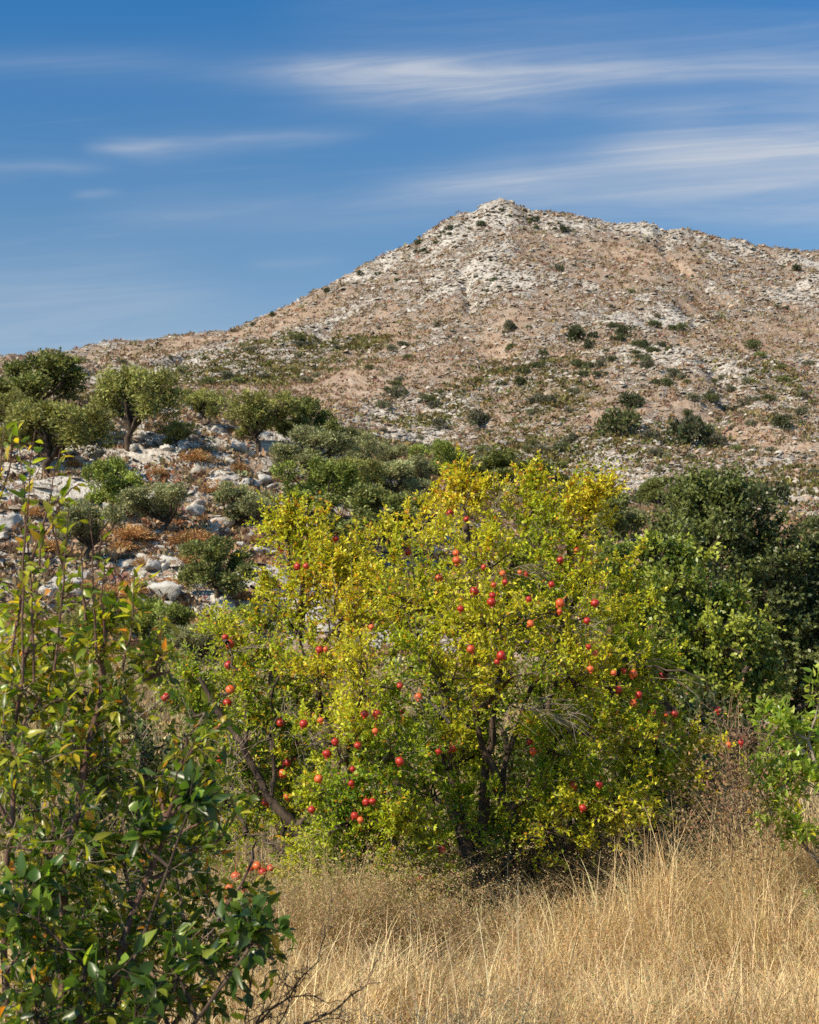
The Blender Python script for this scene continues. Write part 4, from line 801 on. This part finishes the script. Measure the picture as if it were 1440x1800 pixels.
# ------------------------------------------------------------------ dry grass
def blades(name, N, region, hmean, wid, colr, lean=.35, heads=0., seed=0, mat=M_grass, clumps=1800, hfun=None):
    (y0, y1), (u0, u1) = region; n = N
    cy = y0+(y1-y0)*rng.uniform(0, 1, clumps)**.9; cx = rng.uniform(u0, u1, clumps)*(cy+1.5); cd = rng.uniform(0, 6.28, clumps); ch = rng.lognormal(0, .26, clumps).clip(.5, 1.5)
    k = rng.integers(0, clumps, n); x = cx[k]+rng.normal(0, .10, n); y = cy[k]+rng.normal(0, .10, n)
    a = cd[k]+rng.normal(0, .7, n); ln = np.abs(rng.normal(lean, .28, n)); h = hmean*ch[k]*rng.uniform(.45, 1.25, n)
    if hfun is not None: h *= hfun(x, y)
    z = ground(x, y); t = np.array([0, .3, .6, .85, 1.])
    ox = np.cos(a)*ln*h; oy = np.sin(a)*ln*h; bend = rng.uniform(.1, .5, n)
    P = np.stack([x[:, None]+ox[:, None]*t**2, y[:, None]+oy[:, None]*t**2, z[:, None]-.02+h[:, None]*(t-bend[:, None]*ln[:, None]*t**3)], -1)
    wv = norm(np.stack([np.cos(a+1.4+rng.normal(0, .6, n)), np.sin(a+1.4), 0*a], -1)); w = (wid*rng.uniform(.5, 1.5, n))[:, None]*np.array([1, .9, .65, .4, .15])
    A = P-wv[:, None]*w[..., None]*.5; Bv = P+wv[:, None]*w[..., None]*.5
    V = np.stack([A, Bv], 2).reshape(n, 10, 3); q = np.array([[0, 1, 3, 2], [2, 3, 5, 4], [4, 5, 7, 6], [6, 7, 9, 8]])
    c = vari(colr[0], n, .16, .04); r_ = rng.uniform(size=(n, 1)); c = np.where(r_ < colr[2], np.asarray(colr[1])*(1+rng.normal(0, .2, (n, 1))), c)
    m = MB(); m.add(V, q=(np.arange(n)[:, None, None]*10+q), c=np.repeat(np.clip(c, .01, 1), 10, 0))
    if heads:
        s = rng.uniform(size=n) < heads; ps = P[s]; ns = len(ps); kk = 13
        i = np.repeat(np.arange(ns), kk); tt = rng.uniform(2.9, 4, len(i)); b_ = np.minimum(tt.astype(int), 3); pt = ps[i, b_]+(ps[i, b_+1]-ps[i, b_])*(tt-b_)[:, None]+rng.normal(0, .014, (len(i), 3))
        leaves(m, pt, norm((ps[i, 4]-ps[i, 3])*4+rng.normal(0, .5, (len(i), 3))+[0, 0, -.7]), rng.normal(size=(len(i), 3)), .020, .005, vari((.50, .37, .19), len(i), .2))
    return tag(m.build(name, mat), kind='stuff')
STR = (.85, .66, .37); STR2 = (.50, .31, .13)
hf1 = lambda x, y: (.30+1.4*fbm(x*1.3, y*1.3, 101, 3))*(1-.22*sm(1.0, 0., x)*sm(8, 9.5, y))*(1+1.5*sm(.6, 3.0, x)*sm(7.5, 10.5, y))
blades('dry_grass', 165000, ((3.9, 12.5), (-.33, .36)), .33, .0050, (STR, STR2, .22), .62, .14, clumps=2600, hfun=hf1)
blades('tall_dry_stalks', 2600, ((6.0, 11.5), (-.2, .36)), .56, .0042, ((.80, .66, .42), (.36, .22, .12), .3), .55, .7, clumps=330)
blades('meadow_grass', 60000, ((12.5, 45), (-.42, .42)), .5, .011, ((.50, .37, .18), (.25, .19, .08), .3), .35, 0, clumps=3500)
# brown weeds under and right of the tree
blades('brown_weeds', 32000, ((10.8, 14), (.02, .32)), .60, .0045, ((.30, .19, .10), (.22, .19, .07), .4), .5, .7, clumps=500)
blades('green_weeds', 2600, ((9.0, 11.5), (.15, .34)), .42, .006, ((.36, .34, .11), (.50, .42, .18), .4), .6, 0, clumps=120)
# arching oat clump below the tree
blades('oat_clump', 6000, ((9.3, 10.2), (-.06, .02)), .60, .004, ((.60, .45, .24), (.40, .30, .12), .3), .8, .9, clumps=60)

# ------------------------------------------------------------------ sky
w = bpy.data.worlds.new('World'); scene.world = w; w.use_nodes = True; T = NT(w.node_tree); w.node_tree.nodes.clear()
el = math.asin(SUN[2]); az = math.atan2(SUN[0], SUN[1])
sk = T.n('ShaderNodeTexSky', {'sky_type': 'NISHITA', 'sun_disc': False, 'sun_elevation': el, 'sun_rotation': az, 'altitude': 300.0, 'air_density': 1.0, 'dust_density': .6, 'ozone_density': 3.0})
skc0 = sk.outputs[0]
tc = T.n('ShaderNodeTexCoord').outputs['Generated']; s = T.n('ShaderNodeSeparateXYZ', {}, i0=tc); X, Y, Z = s.outputs
Yc = T.m('MAXIMUM', Y, .02)
e_ = T.m('SUBTRACT', T.m('ARCTANGENT', T.m('DIVIDE', Z, Yc)), P0); yv = T.m('TANGENT', T.m('MINIMUM', T.m('MAXIMUM', e_, -1.2), 1.2))
py = T.m('SUBTRACT', 900.0, T.m('MULTIPLY', yv, F)); px = T.m('ADD', 720.0, T.m('MULTIPLY', T.m('DIVIDE', X, Yc), F*.98))
cb_ = T.n('ShaderNodeCombineXYZ', {}, i0=T.m('MULTIPLY', px, .001), i1=T.m('MULTIPLY', py, .004), i2=0.0).outputs[0]
wp = T.m('SUBTRACT', T.noise(cb_, 1.6, 4, .55), .5); st = T.n('ShaderNodeCombineXYZ', {}, i0=T.m('MULTIPLY', px, .0011), i1=T.m('ADD', T.m('MULTIPLY', py, .017), T.m('MULTIPLY', px, .0012)), i2=.3).outputs[0]
fib = T.noise(st, 1.1, 9, .68, 1.1)
pyw = T.m('ADD', py, T.m('MULTIPLY', wp, 70.0))
tot = None
for (x0, y0, x1, y1, w0, w1, fl, frr, amp) in [(300, 130, 1480, 112, 22, 26, 320, 200, .38), (420, 142, 1180, 168, 20, 42, 260, 330, .38), (200, 120, 1500, 150, 40, 60, 400, 200, .14), (110, 264, 460, 244, 10, 17, 110, 260, .46), (300, 252, 700, 222, 12, 12, 150, 200, .22), (560, 345, 1500, 300, 26, 60, 380, 60, .66), (960, 275, 1500, 265, 14, 50, 240, 60, .46),
                                   (-100, 108, 500, 118, 22, 30, 50, 300, .14), (-80, 300, 220, 290, 12, 8, 40, 140, .22), (60, 370, 900, 372, 30, 30, 300, 300, .16), (-100, 500, 500, 520, 55, 50, 30, 300, .18), (-200, 610, 900, 600, 80, 60, 30, 400, .26), (400, 460, 640, 452, 12, 10, 80, 100, .12), (1000, 210, 1350, 215, 30, 30, 200, 150, .20), (100, 338, 220, 334, 6, 6, 40, 60, .16), (400, 20, 1500, 60, 40, 60, 300, 100, .10), (1150, 375, 1500, 380, 10, 10, 100, 100, .1)]:
    t = T.m('DIVIDE', T.m('SUBTRACT', px, float(x0)), float(x1-x0)); c = T.m('ADD', float(y0), T.m('MULTIPLY', t, float(y1-y0))); ww = T.m('MAXIMUM', T.m('ADD', float(w0), T.m('MULTIPLY', t, float(w1-w0))), 4.0)
    d = T.m('DIVIDE', T.m('SUBTRACT', pyw, c), ww); g_ = T.m('EXPONENT', T.m('MULTIPLY', T.m('POWER', T.m('ABSOLUTE', d), 1.5), -.85))
    fa = T.m('MULTIPLY', T.ramp(px, float(x0), float(x0+fl)), T.m('SUBTRACT', 1.0, T.ramp(px, float(x1-frr), float(x1)))) if x1 < 1470 else T.ramp(px, float(x0), float(x0+fl))
    b = T.m('MULTIPLY', T.m('MULTIPLY', g_, fa), amp); tot = b if tot is None else T.m('ADD', tot, b)
cl = T.m('MULTIPLY', tot, T.m('ADD', .52, T.m('MULTIPLY', T.ramp(fib, .30, .70), .62)))
cl = T.m('ADD', cl, T.m('MULTIPLY', T.m('MULTIPLY', T.ramp(fib, .5, .8), T.ramp(T.noise(cb_, .9, 3), .45, .65)), .10))
cl = T.m('MINIMUM', T.m('MAXIMUM', cl, 0.0), .8)
skc = T.mix(1.0, skc0, T.mix(T.ramp(py, -300.0, 800.0), (.20, 1.0, 1.45), (1.20, 1.26, 1.12)), 'MULTIPLY')
c = T.mix(cl, skc, (5.6, 5.9, 6.4))
bg = T.n('ShaderNodeBackground', {}, Color=c, Strength=.080); T.n('ShaderNodeOutputWorld', {}, Surface=bg.outputs[0])
# ------------------------------------------------------------------ sun, camera
sd = bpy.data.lights.new('sun', 'SUN'); sd.energy = 5.0; sd.angle = math.radians(.5); sd.color = (1.0, .87, .67); so = bpy.data.objects.new('sun', sd); COL.objects.link(so)
from mathutils import Vector
so.rotation_euler = Vector(tuple(-SUN)).to_track_quat('-Z', 'Y').to_euler()
cd = bpy.data.cameras.new('camera'); co = bpy.data.objects.new('camera', cd); COL.objects.link(co); scene.camera = co
co.location = (0, 0, CZ); co.rotation_euler = (PI/2+P0, 0, 0); cd.sensor_fit = 'VERTICAL'; cd.sensor_height = 36; cd.lens = 50; cd.clip_end = 20000; cd.clip_start = .05
cd.dof.use_dof = True; cd.dof.focus_distance = 9.5; cd.dof.aperture_fstop = 7.5
scene.view_settings.view_transform = 'Standard'; scene.view_settings.look = 'None'; scene.view_settings.gamma = 1; scene.view_settings.exposure = .45
cy = scene.cycles; cy.max_bounces = 6; cy.diffuse_bounces = 3; cy.glossy_bounces = 2; cy.transmission_bounces = 4; cy.use_denoising = False
